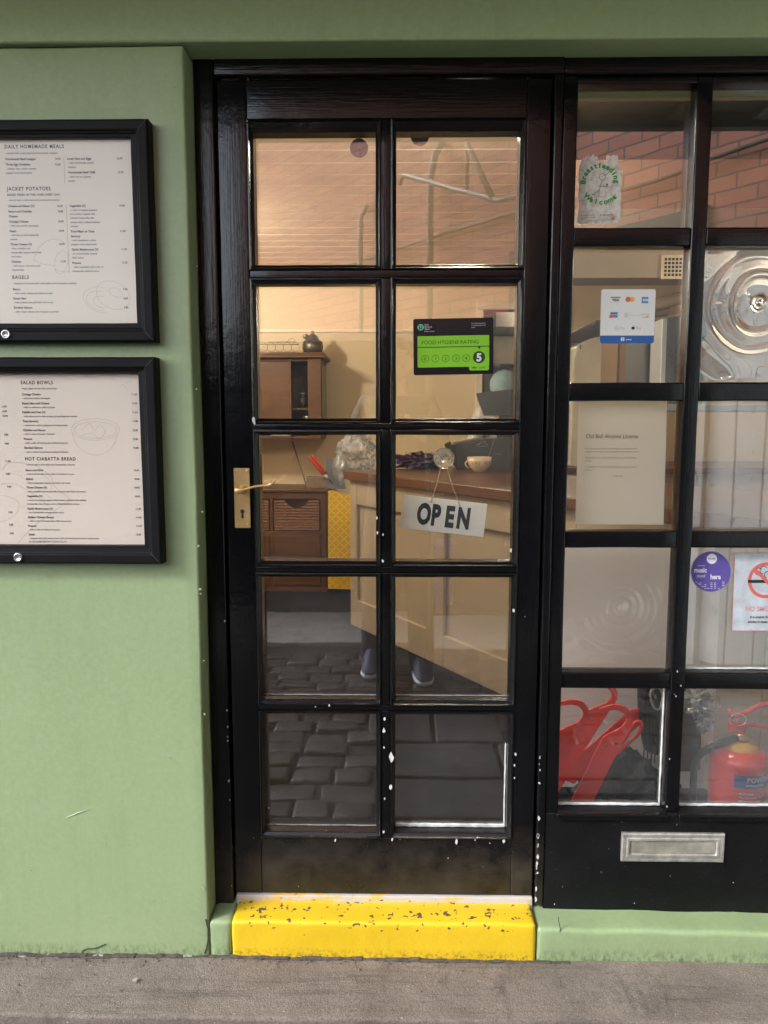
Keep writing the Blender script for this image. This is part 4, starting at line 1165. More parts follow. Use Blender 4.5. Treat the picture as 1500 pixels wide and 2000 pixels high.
c.line(bm, 49, 73, 67, 75, 1.2, -.0004, 1); c.line(bm, 57, 71, 68, 73.5, .8, -.0005, 1); c.circle(bm, 66, 70, 2.2, -.0004, 1)
c.text(bm, 'in Lancashire', 4, 52, 131, 'LEFT', 1, bold=.03, sx=.9)
for k, (x0, y0, x1) in enumerate(((14, 131, 42), (14, 136, 44), (46, 138, 74), (26, 141, 76), (56, 134, 74))): c.line(bm, x0, y0, x1, y0 - 1.5, .55, -.0004, 1)
c.circle(bm, 78, 136, 4, -.0004, 2)
put('print', bm, [flat('leaf_green', (.035, .26, .05)), flat('sticker_brown', (.11, .085, .065)), flat('faded_red', (.52, .20, .17))], bs_)

# licence notice (paper taped inside)
NY = .050
no = thing('licence_notice', 'cream paper notice about alcohol license taped inside window', 'notice', tuple(P3(1214, 905, NY)))
m, t, b = nt('notice_paper'); v = coords(t)
b.inputs['Base Color'].default_value = (.84, .80, .72, 1); b.inputs['Roughness'].default_value = .6; bump(t, b, nz(t, v, 5, 3), .5, .01)
def translucent(t, b, col, f):
    tl_ = N(t, 'ShaderNodeBsdfTranslucent'); tl_.inputs[0].default_value = col + (1,)
    mx_ = N(t, 'ShaderNodeMixShader'); mx_.inputs[0].default_value = f
    out_ = t.nodes['Material Output']
    t.links.new(b.outputs[0], mx_.inputs[1]); t.links.new(tl_.outputs[0], mx_.inputs[2]); t.links.new(mx_.outputs[0], out_.inputs[0])
translucent(t, b, (.85, .80, .70), .42)
bm = BM(); prism(bm, [P(1130, 784, NY), P(1303, 784, NY), P(1296, 1025, NY), P(1124, 1024, NY)], NY, NY + .0004); obj('sheet', bm, m, no)
c = Card((1130, 784), (1303, 784), (1124, 1024), NY - .0002, 173, 240)
bm = BM()
c.text(bm, 'Old Bell Alcohol License', 8.2, 16, 71, sx=.88)
# small slab serifs on the heading
for x in (17.5, 26.5, 31, 44, 47.5): pass
c2l = ['We are currently in the process of having our premises license', 'updated which means we are temporarily unable to serve alcohol.', '', 'Please know this is out of our hands and we are only abiding by', 'the law.', '', 'We apologise for any inconvenience caused, we appreciate your', 'patience.']
for i, s_ in enumerate(c2l):
    if s_: c.text(bm, s_, 3.0, 15.5, 92.5 + i * 5.9, sx=.93)
c.text(bm, 'Thank you', 3.0, 82, 145.5, 'CENTER')
put('print', bm, [flat('notice_ink', (.035, .033, .03), .6)], no)

# music sticker
mu = thing('music_sticker', 'round purple licensed music sticker in window corner', 'sticker', tuple(P3(1389, 1116, GY)))
c = Card((1350, 1077), (1428, 1077), (1349, 1156), GY, 78, 80)
bm = BM(); c.circle(bm, 39, 40, 38.8, 0, 0, 48, 39.8)
obj('backing', bm, M_('sticker_purple', (.115, .075, .33), .35, var=.12, vs=14, bst=.05), mu)
bm = BM()
c.circle(bm, 40.5, 14.5, 10.0, -.0003, 0); c.text(bm, 'PPL PRS', 3.2, 40.5, 16, 'CENTER', 1, -.0006, sx=.9, bold=.03)
c.text(bm, 'Licensed', 3.2, 13, 29, sx=.9, dy=-.0004); c.text(bm, 'music', 9.5, 6, 41.2, bold=.05, sx=.80, dy=-.0004)
c.text(bm, 'played', 6.4, 11.5, 51, sx=.70, dy=-.0004); c.text(bm, 'here', 9.6, 38, 54.5, bold=.05, sx=.80, dy=-.0004)
hts = [2, 1, 5, 3, 4, 3, 6, 6, 4, 6, 5]
xs = [9, 13, 17, 21.5, 26.5, 32, 38.5, 45.5, 53, 61.5]
for i, x in enumerate(xs):
    for k in range([3, 2, 5, 3, 4, 2, 5, 5, 2, 3][i]):
        y = (67 if i in (0, 1, 9) else 76) - k * 3.6
        if (x - 39) ** 2 + (y - 40) ** 2 < 36 ** 2: c.rect(bm, x, y, x + 3.4 + i * .12, y + 1.0, -.0004, 0)
put('print', bm, [HW, INK], mu)

# no smoking sign
ns = thing('no_smoking_sign', 'weathered white no smoking sign with red ring on window', 'sign', tuple(P3(1495, 1157, GY)))
c = Card((1435, 1080), (1561, 1080), (1429, 1232), GY, 126, 152)
bm = BM(); c.rect(bm, 0, 0, 126, 152, 0, r=4)
obj('backing', bm, M_('aged_white_vinyl', (.50, .54, .57), .4, var=.18, vs=30, bs=100, bst=.3), ns)
RD = flat('print_red', (.66, .13, .10), .45)
bm = BM()
c.ring(bm, 63, 53, 35, 6.5, -.0003, 0, 48); c.line(bm, 39, 30, 88, 77, 6.5, -.0005, 0)
c.rect(bm, 28, 52, 98, 58, -.0004, 1)
for (x, y, r) in ((48, 36, 7.5), (58, 33, 8), (66, 42, 7)): c.ring(bm, x, y, r, 1.3, -.00045, 1, 24, 100, 330)
c.text(bm, 'NO SMOKING', 9.2, 63, 113, 'CENTER', 2, bold=.05, sx=.90)
c.text(bm, 'It is against the law to', 5.2, 63, 127, 'CENTER', 1, bold=.03, sx=.86); c.text(bm, 'smoke in these premises', 5.2, 63, 136.5, 'CENTER', 1, bold=.03, sx=.86)
for (a, b_, x, y) in ((0, 0, 126, .7), (0, 151.3, 126, 152), (0, 0, .7, 152)): c.rect(bm, a, b_, x, y, -.0003, 0)
put('print', bm, [RD, INK, flat('faded_print_red', (.60, .33, .33))], ns)

# ================================================================== INSIDE: COUNTER AND WHAT STANDS ON IT
CT = 1.03
CA = Vector((.002, 2.168, 0)); CD = Vector((.5331, -.8461, 0)); CN = Vector((.8461, .5331, 0))
MC = Matrix.Translation(CA) @ Matrix(((CD.x, CN.x, 0, 0), (CD.y, CN.y, 0, 0), (0, 0, 1, 0), (0, 0, 0, 1)))
def onc(u, v, z=0.0): return MC @ Vector((u, v, z))
ctr_ = thing('service_counter', 'cream panelled counter with brown wooden top inside the cafe', 'counter', tuple(CA + Vector((0, 0, FZ))))
CPAINT = M_('counter_paint', (.34, .28, .205), .45, var=.06, vs=2, bst=.05)
def cobj(name, bm, m, par, **k):
    bm.transform(MC); return obj(name, bm, m, par, **k)
U0, U1 = -.50, 2.25
bm = BM(); box(bm, U0, U1, .012, .78, FZ, CT - .05)
cobj('carcass', bm, CPAINT, ctr_)
bm = BM(); uu = U0
while uu < U1 - .1:
    w = min(.86, U1 - uu)
    for (a, b_, z0, z1) in ((uu, uu + .075, FZ + .0, CT - .051), (uu + w - .075, uu + w - .001, FZ, CT - .051)): box(bm, a, b_, -.008, .011, z0, z1)
    box(bm, uu + .0755, uu + w - .0755, -.0075, .011, FZ, FZ + .16); box(bm, uu + .0755, uu + w - .0755, -.0075, .011, CT - .19, CT - .051)
    uu += w
cobj('panel_frame', bm, CPAINT, ctr_, bevel=.004)
WOODM = nt('counter_wood'); m, t, b = WOODM; v = coords(t, (1, 1, 1), (0, 0, R(58)))
t.links.new(mixc(t, ramp(t, nz(t, coords(t, (1, 1, 6)), 16, 6, .6), .3, .75), (.125, .050, .020), (.075, .028, .011)), b.inputs['Base Color']); b.inputs['Roughness'].default_value = .3
WOOD = m
bm = BM(); box(bm, U0 - .03, U1, -.035, .82, CT - .049, CT)
cobj('worktop', bm, WOOD, ctr_, bevel=.004)

# mug
gx, gy = G(936, 922, CT)
mug = thing('mug', 'round cream mug lettered TIPS YOU on the counter edge', 'mug', (gx, gy, CT))
MUGM = M_('cream_china', (.62, .50, .36), .25, bst=0)
k_ = (Vector((gx, gy)) - Vector((0, CAMY))).length / FPX
bm = BM(); lathe(bm, [(0, .002), (9 * k_, .0), (10 * k_, 1.0 * k_), (18 * k_, 8 * k_), (22 * k_, 16 * k_), (24 * k_, 29 * k_), (22.6 * k_, 29 * k_), (20 * k_, 16 * k_), (14 * k_, 6 * k_), (0, 4 * k_)], 36, Matrix.Translation((gx, gy, CT + .001)))
obj('bowl', bm, MUGM, mug, smooth=True)
bm = BM(); ctm = Vector((gx, gy, CT + 16 * k_))
tube(bm, [ctm + Vector((-(20 + 7 * math.sin(PI * i / 8)) * k_, -.002, (9 - 18 * i / 8) * k_)) for i in range(9)], .0045, 8); obj('handle', bm, MUGM, mug, smooth=True)
bm = BM()
for i, ch in enumerate('TIPS YOU'):
    if ch == ' ': continue
    a = R(-90 + (i - 3.5) * 15.5)
    rr_ = 23.2 * k_
    add_text(bm, ch, 10 * k_, 0, 0, 0, 'CENTER', bold=.0003, fn=lambda X_, Z_, a=a: Vector((gx + rr_ * math.cos(a + X_ / rr_), gy + rr_ * math.sin(a + X_ / rr_), CT + (14.5) * k_ + Z_)))
put('lettering', bm, [flat('mug_print', (.30, .17, .10))], mug)

# dried flower bunch in purple wrap
fx, fy = G(826, 916, CT)
fl = thing('flower_bunch', 'dried orange flower bunch in purple wrap lying on the counter', 'flowers', (fx, fy, CT))
rf = random.Random(8); kf = (Vector((fx, fy)) - Vector((0, CAMY))).length / FPX
ctrf = Vector((fx + .005, fy + .03, CT + 16 * kf))
def crumple(bm, ctr, rad, sub, amp, seed, flatten=1.0, floor=None):
    b2 = BM(); bmesh.ops.create_icosphere(b2, subdivisions=sub, radius=1)
    for v_ in b2.verts:
        d = v_.co.copy(); q = d * 2.1 + Vector((seed, 0, seed))
        f = 1 + amp * (.9 * noise.noise(q) + .75 * (.5 - 2.2 * abs(noise.noise(q * 1.9))) + .35 * (.4 - 2 * abs(noise.noise(q * 4.3))))
        v_.co = ctr + Vector((d.x * rad[0], d.y * rad[1], d.z * rad[2])) * f
        if floor is not None and v_.co.z < floor: v_.co.z = floor
    m2 = bpy.data.meshes.new('t'); b2.to_mesh(m2); b2.free(); bm.from_mesh(m2); bpy.data.meshes.remove(m2)
bm = BM(); crumple(bm, ctrf + Vector((-.02, 0, -.008)), (42 * kf, .07, 17 * kf), 4, .55, 3.1, floor=CT + .001)
obj('wrap', bm, M_('purple_tissue', (.035, .018, .06), .35, var=.5, vs=30, bst=.3, bs=40), fl)
bm = BM()
for k in range(170):
    a = rf.uniform(0, 2 * PI); c0 = ctrf + Vector((rf.gauss(0, 17 * kf), rf.gauss(0, .02), rf.uniform(-2, 15) * kf))
    for q in range(2):
        d = Vector((rf.uniform(-1, 1), rf.uniform(-1, .3), rf.uniform(-.6, 1))).normalized() * rf.uniform(.008, .02); s_ = d.cross(Vector((rf.uniform(-1, 1), 0, 1))).normalized() * .004
        vs = [bm.verts.new(p) for p in (c0, c0 + d * .5 + s_, c0 + d, c0 + d * .5 - s_)]; bm.faces.new(vs)
obj('dried_flowers', bm, M_('dried_petals', (.30, .13, .04), .7, var=.6, vs=90, bst=0), fl)

# tills seen from behind
TILL = M_('till_plastic', (.055, .058, .058), .35, var=.1, bst=.1, bs=300)
tx_, ty_ = G(955, 918, CT); D1 = ty_ + .03
tl = thing('till', 'dark grey till with tilted screen seen from behind on counter', 'till', (tx_, D1, CT))
def slab(bm, pts, Y, th, lean=0.0):
    A_ = [bm.verts.new(P3(a, b_, Y)) for a, b_ in pts]; B_ = [bm.verts.new(v_.co + Vector((.0, th, 0))) for v_ in A_]
    bm.faces.new(A_); bm.faces.new(B_[::-1]); n = len(A_)
    for i in range(n): bm.faces.new((A_[i], B_[i], B_[(i + 1) % n], A_[(i + 1) % n]))
bm = BM(); slab(bm, [(888, 866), (930, 858), (1042, 852), (1046, 921), (898, 921), (882, 895)], D1, .22)
obj('body', bm, TILL, tl, bevel=.008)
bm = BM(); slab(bm, [(930, 768), (1040, 756), (1040, 812), (946, 812), (934, 782)], D1 + .10, .035)
obj('screen', bm, TILL, tl, bevel=.006)
bm = BM(); slab(bm, [(975, 811), (1015, 811), (1020, 858), (970, 858)], D1 + .115, .03)
obj('stand', bm, TILL, tl, bevel=.005)
bm = BM(); slab(bm, [(874, 874), (889, 868), (896, 921), (880, 900)], D1 - .03, .08); slab(bm, [(868, 868), (880, 862), (886, 880), (874, 884)], D1 - .05, .05)
obj('card_reader', bm, flat('reader_black', (.015, .014, .014)), tl, bevel=.004)
bm = BM()
for (a, b_, c_, d_) in ((934, 867, 946, 862), (946, 862, 952, 869), (934, 872, 953, 871), (930, 870, 938, 867)):
    tube(bm, [P3(a, b_, D1 - .003), P3(c_, d_, D1 - .003)], .0012, 5)
tube(bm, [P3(966, 856, D1 - .003), P3(953, 896, D1 - .003)], .0009, 5); tube(bm, [P3(967, 886, D1 - .003), P3(978, 887, D1 - .003)], .001, 5)
obj('mark', bm, flat('mark_grey', (.35, .33, .33)), tl)

# ================================================================== LEFT PART OF THE ROOM
SBY = 3.45
OAK = nt('oak_sideboard'); m, t, b = OAK; v = coords(t, (6, 1, 1))
t.links.new(mixc(t, ramp(t, nz(t, coords(t, (.2, 1, 1.0)), 22, 6, .6), .3, .75), (.115, .050, .019), (.065, .027, .011)), b.inputs['Base Color']); b.inputs['Roughness'].default_value = .35
OAK = m
m, t, b = nt('wicker'); v = coords(t)
wv = N(t, 'ShaderNodeTexWave', bands_direction='Z'); wv.inputs['Scale'].default_value = 16; wv.inputs['Distortion'].default_value = 3.5; wv.inputs['Detail'].default_value = 3; wv.inputs['Detail Scale'].default_value = 4
t.links.new(v, wv.inputs['Vector'])
t.links.new(mixc(t, wv.outputs['Fac'], (.07, .028, .012), (.24, .105, .045)), b.inputs['Base Color']); b.inputs['Roughness'].default_value = .6
bump(t, b, wv.outputs['Fac'], .8, .006)
WICK = m
sx1, szt = P(640, 955, SBY); sx0 = -1.6
sb = thing('sideboard', 'brown wooden sideboard with wicker basket drawers by back wall', 'sideboard', (-1.0, SBY + .2, FZ))
bz1 = P(560, 975, SBY)[1]; bz0 = P(560, 1037, SBY)[1]
xs_ = [P(a, 1000, SBY)[0] for a in (517, 529, 533.5, 626)]
bm = BM()
box(bm, sx0, sx1, SBY - .012, BACK - .03, szt - .022, szt)                       # top
box(bm, sx0 + .02, sx1 - .012, SBY + .05, BACK - .04, FZ, szt - .023)            # body behind the openings
box(bm, sx0 + .02, sx1 - .012, SBY, SBY + .049, bz1, szt - .023); box(bm, sx0 + .02, sx1 - .012, SBY, SBY + .049, FZ, bz0)
for a, b_ in ((xs_[3], sx1 - .012), (xs_[0] + .035, xs_[2]), (xs_[0] - .36, xs_[0] - .30)): box(bm, a, b_, SBY, SBY + .049, bz0, bz1)
obj('carcass', bm, OAK, sb, bevel=.004)
def basket(x0, x1):
    n = 16; pts = [(x0, bz0 + .005), (x1, bz0 + .005), (x1, bz1 - .006)]
    cx = (x0 + x1) / 2; w = (x1 - x0) * .27
    for k in range(n + 1):
        t_ = k / n; pts.append((cx + w - 2 * w * t_, bz1 - .006 - .062 * math.sin(PI * t_) ** .8))
    pts.append((x0, bz1 - .006))
    bm = BM(); prism(bm, pts, SBY - .006, SBY + .03); o = obj('wicker_basket', bm, WICK, sb, bevel=.004)
basket(xs_[2] + .006, xs_[3] - .006); basket(xs_[0] - .295, xs_[0] + .030)
bm = BM()
dz1 = bz0 - .03
for (a, b_) in ((xs_[2], xs_[3] - .004), (xs_[0] - .30, xs_[0] + .03)):
    box(bm, a, b_, SBY - .008, SBY - .0005, FZ + .05, dz1)
obj('door_panel', bm, OAK, sb, bevel=.004)

# wall cabinet with jars
CY = 3.55
cx1 = P(628, 760, CY)[0]; cz1 = P(560, 700, CY)[1]; cz0 = P(560, 857, CY)[1]; cx0 = -1.55
wc = thing('wall_cabinet', 'brown wooden wall cabinet with glass front holding jars', 'cabinet', (-1.1, BACK, cz0))
cxm = P(588, 760, CY)[0]; cxs = P(602, 760, CY)[0]
bm = BM()
box(bm, cx0, cx1, CY, BACK - .002, cz0, cz0 + .02); box(bm, cx0, cx1, CY, BACK - .002, cz1 - .02, cz1)
box(bm, cx0, cx1, BACK - .02, BACK - .003, cz0 + .021, cz1 - .021)
box(bm, cx1 - .02, cx1, CY, BACK - .021, cz0 + .021, cz1 - .021); box(bm, cx0, cx0 + .02, CY, BACK - .021, cz0 + .021, cz1 - .021)
box(bm, cx0 + .021, cx1 - .021, CY + .04, BACK - .021, cz0 + .20, cz0 + .215)
obj('carcass', bm, OAK, wc, bevel=.002)
bm = BM()
box(bm, cx0 - .03, cx1 + .035, CY - .045, BACK - .004, cz1 + .001, cz1 + .022); box(bm, cx0 - .015, cx1 + .02, CY - .02, BACK - .004, cz1 + .0222, cz1 + .04)
obj('cornice', bm, OAK, wc, bevel=.006)
bm = BM(); box(bm, cx0 + .021, P(555, 0, CY)[0], CY + .003, CY + .018, cz0 + .06, cz1 - .021); obj('door_panel', bm, OAK, wc, bevel=.003)
bm = BM(); box(bm, cxs, cx1 - .001, CY - .018, CY - .001, cz0, cz1); box(bm, P(555, 0, CY)[0] + .002, P(559, 0, CY)[0], CY - .018, CY - .001, cz0, cz1)
obj('door_frame_strip', bm, OAK, wc, bevel=.003)
bm = BM(); box(bm, cx1 + .001, cx1 + .006, CY + .02, BACK - .04, cz0 + .03, cz1 - .04); obj('side_panel', bm, M_('sage_side_glass', (.16, .19, .10), .2), wc)
JAR = glass_mat('jar_glass', .10, .3, (.75, .75, .7))
def jar(x, y, z, r, h, label, fill):
    j = thing('storage_jar', label, 'jar', (x, y, z), 'jars in the wall cabinet')
    bm = BM(); lathe(bm, [(0, .001), (r, .001), (r, h * .75), (r * .75, h * .86), (r * .75, h * .9)], 18, Matrix.Translation((x, y, z))); obj('glass', bm, JAR, j, smooth=True)
    bm = BM(); lathe(bm, [(0, .004), (r * .9, .004), (r * .9, h * .6), (0, h * .62)], 16, Matrix.Translation((x, y, z))); obj('contents', bm, fill, j)
    bm = BM(); lathe(bm, [(r * .8, h * .9), (r * .82, h), (0, h)], 16, Matrix.Translation((x, y, z))); obj('lid', bm, DSTEEL, j)
zsh = cz0 + .216; xj = P(578, 0, CY)[0]
jar(xj, CY + .12, zsh, .035, .11, 'squat glass jar on upper cabinet shelf', M_('coffee_beans', (.06, .03, .015), .6, var=.5, vs=90))
jar(xj + .085, CY + .15, zsh, .03, .13, 'taller glass jar beside it on upper cabinet shelf', M_('sugar', (.6, .57, .5), .8))
jar(xj + .03, CY + .12, cz0 + .021, .045, .14, 'wide glass jar on bottom shelf of the wall cabinet', M_('pasta', (.4, .33, .2), .7, var=.4, vs=60))
# white box in the cabinet
tb = obj('carton', mbox(P(512, 0, CY)[0], P(552, 0, CY)[0], CY + .03, CY + .14, cz0 + .0215, cz0 + .058), M_('carton_white', (.5, .48, .42), .6), bevel=.002)
tag(tb, 'low white carton on the bottom shelf of wall cabinet', 'carton')
# on top of the cabinet: wire basket and a dark ornament
ztop = cz1 + .041
wbk = thing('wire_basket', 'low scrolled wire basket standing on top of wall cabinet', 'basket', (P(540, 0, CY)[0], CY + .15, ztop))
bm = BM(); xa, xb = P(500, 0, CY)[0] - .2, P(566, 0, CY)[0]
for z in (ztop + .004, ztop + .075):
    tube(bm, [(xa, CY + .05, z), (xb, CY + .05, z), (xb, CY + .22, z), (xa, CY + .22, z)], .003, 6, closed=True)
k = xa + .03
while k < xb:
    tube(bm, [(k + .03 * math.cos(a), CY + .05, ztop + .04 + .032 * math.sin(a)) for a in [2 * PI * i / 12 for i in range(12)]], .0022, 5, closed=True); k += .056
tube(bm, smoothpts([(xb - .06, CY + .05, ztop + .075), (xb - .02, CY + .05, ztop + .10), (xb, CY + .05, ztop + .075)], 4), .0025, 5)
obj('wire', bm, DSTEEL, wbk, smooth=True)
orn = thing('ornament', 'dark lidded pot with knobs standing on the wall cabinet', 'pot', (P(597, 0, CY)[0], CY + .14, ztop))
bm = BM(); xo = P(599, 0, CY)[0]
lathe(bm, [(0, .001), (.06, .001), (.075, .04), (.07, .085), (.045, .10)], 24, Matrix.Translation((xo, CY + .14, ztop))); obj('body', bm, M_('pewter', (.12, .105, .085), .35, metal=.6), orn, smooth=True)
bm = BM(); lathe(bm, [(.046, .10), (.035, .125), (.012, .14), (.014, .155), (0, .165)], 20, Matrix.Translation((xo, CY + .14, ztop)))
lathe(bm, [(0, .10), (.02, .11), (.022, .125), (0, .14)], 12, Matrix.Translation((xo - .045, CY + .12, ztop))); obj('lid', bm, DSTEEL, orn, smooth=True)

# yellow tread-plate ramp, its bag, cutters
YPY = 3.38
m, t, b = nt('yellow_tread_plate')
tc = N(t, 'ShaderNodeTexCoord'); sp_ = N(t, 'ShaderNodeSeparateXYZ'); t.links.new(tc.outputs['Object'], sp_.inputs[0])
# raised diamonds: two diagonal families in a checker
U = math_(t, 'MULTIPLY', sp_.outputs[0], 36.0); V = math_(t, 'MULTIPLY', sp_.outputs[2], 36.0)
fu = math_(t, 'SUBTRACT', math_(t, 'FRACT', U), .5); fv = math_(t, 'SUBTRACT', math_(t, 'FRACT', V), .5)
par = math_(t, 'FLOORED_MODULO', math_(t, 'ADD', math_(t, 'FLOOR', U), math_(t, 'FLOOR', V)), 2.0)
sg = math_(t, 'MULTIPLY', fv, math_(t, 'SUBTRACT', math_(t, 'MULTIPLY', par, 2.0), 1.0))
da = math_(t, 'MULTIPLY', math_(t, 'ABSOLUTE', math_(t, 'SUBTRACT', fu, sg)), 5.6); db = math_(t, 'MULTIPLY', math_(t, 'ABSOLUTE', math_(t, 'ADD', fu, sg)), 1.05)
H = math_(t, 'LESS_THAN', math_(t, 'ADD', math_(t, 'MULTIPLY', da, da), math_(t, 'MULTIPLY', db, db)), 1.0)
base = mixc(t, H, (.60, .37, .02), (.84, .60, .09))
base = mixc(t, ramp(t, nz(t, coords(t), 9, 5, .7), .62, .68), base, (.16, .08, .02))
t.links.new(base, b.inputs['Base Color']); b.inputs['Roughness'].default_value = .4
bump(t, b, H, 1.0, .004)
yp = thing('tread_plate_panel', 'yellow tread plate ramp panel standing against the sideboard', 'ramp', (P(665, 1150, YPY)[0], YPY, FZ))
bm = BM(); prism(bm, [P(640.5, 1150, YPY), P(702, 1152, YPY), P(689, 1050, YPY), P(691, 963, YPY), P(683, 966, YPY), P(664, 965, YPY), P(654, 958, YPY), P(641, 959, YPY)], YPY, YPY + .012)
obj('plate', bm, m, yp, bevel=.001)
pb_ = thing('plastic_bag', 'clear crumpled plastic bag bulging over the sideboard end', 'bag', tuple(P3(690, 890, 3.45)))
bm = BM(); crumple(bm, P3(695, 885, 3.45), (.125, .06, .14), 5, .42, 6.2)
crumple(bm, P3(666, 918, 3.42), (.05, .04, .10), 3, .4, 2.2)
obj('film', bm, glass_mat('plastic_film', .10, 1.0, (.93, .94, .96), .25, dust=.16), pb_, smooth=True)
gb = thing('slate_board', 'blue grey board upright behind the red handled cutters', 'board', tuple(P3(660, 950, 3.5)))
bm = BM(); prism(bm, [P(636, 897, 3.5), P(662, 897, 3.5), P(676, 955, 3.5), P(638, 955, 3.5)], 3.5, 3.515)
obj('board', bm, M_('slate_blue', (.13, .13, .16), .5), gb)
wd = thing('log_block', 'rough brown wood block lying on the sideboard top', 'wood block', tuple(P3(640, 945, 3.5)))
bm = BM(); a = P(597, 953, 3.5); b_ = P(668, 934, 3.5); rbox(bm, a[0], b_[0], 3.52, 3.66, szt, b_[1], .006, .02, .010, 12, 3)
obj('block', bm, M_('grey_wood', (.16, .115, .075), .8, var=.4, vs=30, bst=.5), wd)
ct_ = thing('cutters', 'pair of cutters with two red handles pointing up left', 'cutters', tuple(P3(620, 905, 3.46)))
bm = BM()
for d_ in (0, 6):
    tube(bm, [P3(603 + d_, 893 - d_ * .6, 3.47), P3(607 + d_, 897 - d_ * .6, 3.47), P3(628 + d_ * .6, 922 - d_ * .3, 3.48), P3(633 + d_ * .5, 927 - d_ * .3, 3.48)], [.008, .012, .012, .009], 10)
obj('handle', bm, M_('red_rubber', (.42, .035, .015), .4), ct_, smooth=True)
bm = BM()
for d_ in (0, 5): tube(bm, [P3(633 + d_ * .6, 927 - d_ * .3, 3.48), P3(650, 945, 3.5)], [.006, .004], 8)
obj('blade', bm, STEEL, ct_, smooth=True)
pl = thing('thin_pole', 'thin brown pole leaning on the back wall above sideboard', 'pole', tuple(P3(598, 945, 3.7)))
bm = BM(); tube(bm, [P3(571, 862, BACK - .02), P3(599, 950, 3.66)], .005, 8); obj('rod', bm, M_('pole_brown', (.16, .09, .05), .6), pl, smooth=True)

# ================================================================== RIGHT PART OF THE ROOM
# black pelmet over the window, inside
pz1 = P(1240, 179, .30)[1]; pz0 = P(1240, 305, .30)[1]; px0 = P(1048, 250, .30)[0]
pe = thing('pelmet', 'black pelmet board across the inside top of window', 'pelmet', (px0, .30, pz0))
obj('board', mbox(px0, 2.2, .30, .33, pz0, pz1), flat('pelmet_black', (.012, .012, .012), .7), pe, bevel=.002)
be = P(1240, 408, .75)[1]; bz = P(1240, 285, .75)[1]; bx0 = P(1048, 350, .75)[0]  # brown sheet added, its colour stands for cream interior in dim light
rb = thing('dim_panel', 'added brown panel standing for dim interior behind the black pelmet', 'blind', (bx0, .75, be))
bm = BM(); box(bm, bx0, 2.6, .75, .755, be, bz); obj('cloth', bm, M_('dim_interior_brown', (.085, .05, .03), .8), rb)
bm = BM(); box(bm, bx0, 2.6, .745, .762, P(1240, 452, .75)[1], be - .001); obj('dim_strip', bm, M_('dim_interior_grey', (.10, .088, .075), .6), rb, bevel=.002)  # grey strip added to cover bright ceiling where the interior is dim
# wall vent
BHY = 2.6
bh = mbox(P(1062, 543, BHY)[0], 2.999, BHY, BHY + .25, P(1200, 543, BHY)[1], 2.384)
struct('interior_beam', bh, M_('beam_paint', (.40, .34, .27), .5, var=.05), bevel=.004)
VY = BHY
vt = thing('wall_vent', 'square cream air vent grille high on the wall', 'vent', tuple(P3(1318, 522, VY)))
v0 = P(1296, 503, VY); v1 = P(1345, 541, VY)
bm = BM(); box(bm, v0[0] - .012, v1[0] + .012, VY - .010, VY, v1[1] - .012, v0[1] + .012); obj('frame', bm, obj_trim, vt, bevel=.002)
bm = BM(); nx_, nz_ = 7, 5
for i in range(nx_):
    for j in range(nz_):
        x = v0[0] + (v1[0] - v0[0]) * (i + .15) / nx_; z = v1[1] + (v0[1] - v1[1]) * (j + .15) / nz_
        box(bm, x, x + (v1[0] - v0[0]) / nx_ * .68, VY - .0112, VY - .0102, z, z + (v0[1] - v1[1]) / nz_ * .66)
obj('slots', bm, flat('vent_dark', (.02, .018, .015), .8), vt)
# back counter things seen in the second pane of the window
BY = 3.2
wu = thing('water_boiler', 'cream rounded water boiler behind the counter', 'boiler', tuple(P3(1160, 745, BY)))
bm = BM()
u0, u1 = P(1138, 0, BY)[0], P(1205, 0, BY)[0]; zt_ = P(1160, 657, BY)[1]; zb_ = FZ + .9
out = [(u0, zb_), (u1, zb_), (u1, zt_ - .02)] + [(u1 - .02 - (u1 - u0 - .05) * k / 6, zt_ - .0 - .06 * (k / 6) ** 2 * (1)) for k in range(7)] + [(u0, zt_ - .14)]
prism(bm, out, BY, BY + .35)
obj('body', bm, M_('boiler_cream', (.62, .58, .48), .3, bst=0), wu, bevel=.012)
bm = BM(); box(bm, P(1152, 0, BY)[0], P(1155, 0, BY)[0], BY - .004, BY, P(0, 683, BY)[1], P(0, 676, BY)[1]); obj('badge', bm, GREYINK, wu)
wt = thing('back_worktop', 'brown worktop along the wall behind the counter', 'worktop', (1.6, 3.4, FZ))
obj('top', mbox(1.0, 2.9, 3.05, BACK - .01, FZ + .86, FZ + .899), WOOD, wt, bevel=.003); obj('cupboard', mbox(1.02, 2.9, 3.1, BACK - .01, FZ, FZ + .859), CPAINT, wt)
cbx = thing('cardboard_box', 'tall brown cardboard box standing behind the counter', 'box', tuple(P3(1238, 745, 2.9)))
a = P(1206, 0, 2.9)[0]; b_ = P(1262, 0, 2.9)[0]
CARD = M_('cardboard', (.27, .185, .11), .75, var=.1, bst=.1)
obj('carton', mbox(a, b_, 2.6, 3.0, 1.03, P(0, 660, 2.9)[1]), CARD, cbx, bevel=.003)
bm = BM(); box(bm, a - .012, a - .001, 2.595, 2.61, 1.03, P(0, 662, 2.9)[1]); box(bm, b_ + .001, b_ + .008, 2.595, 2.61, 1.03, P(0, 662, 2.9)[1]); obj('edge', bm, flat('edge_dark', (.12, .08, .05)), cbx)
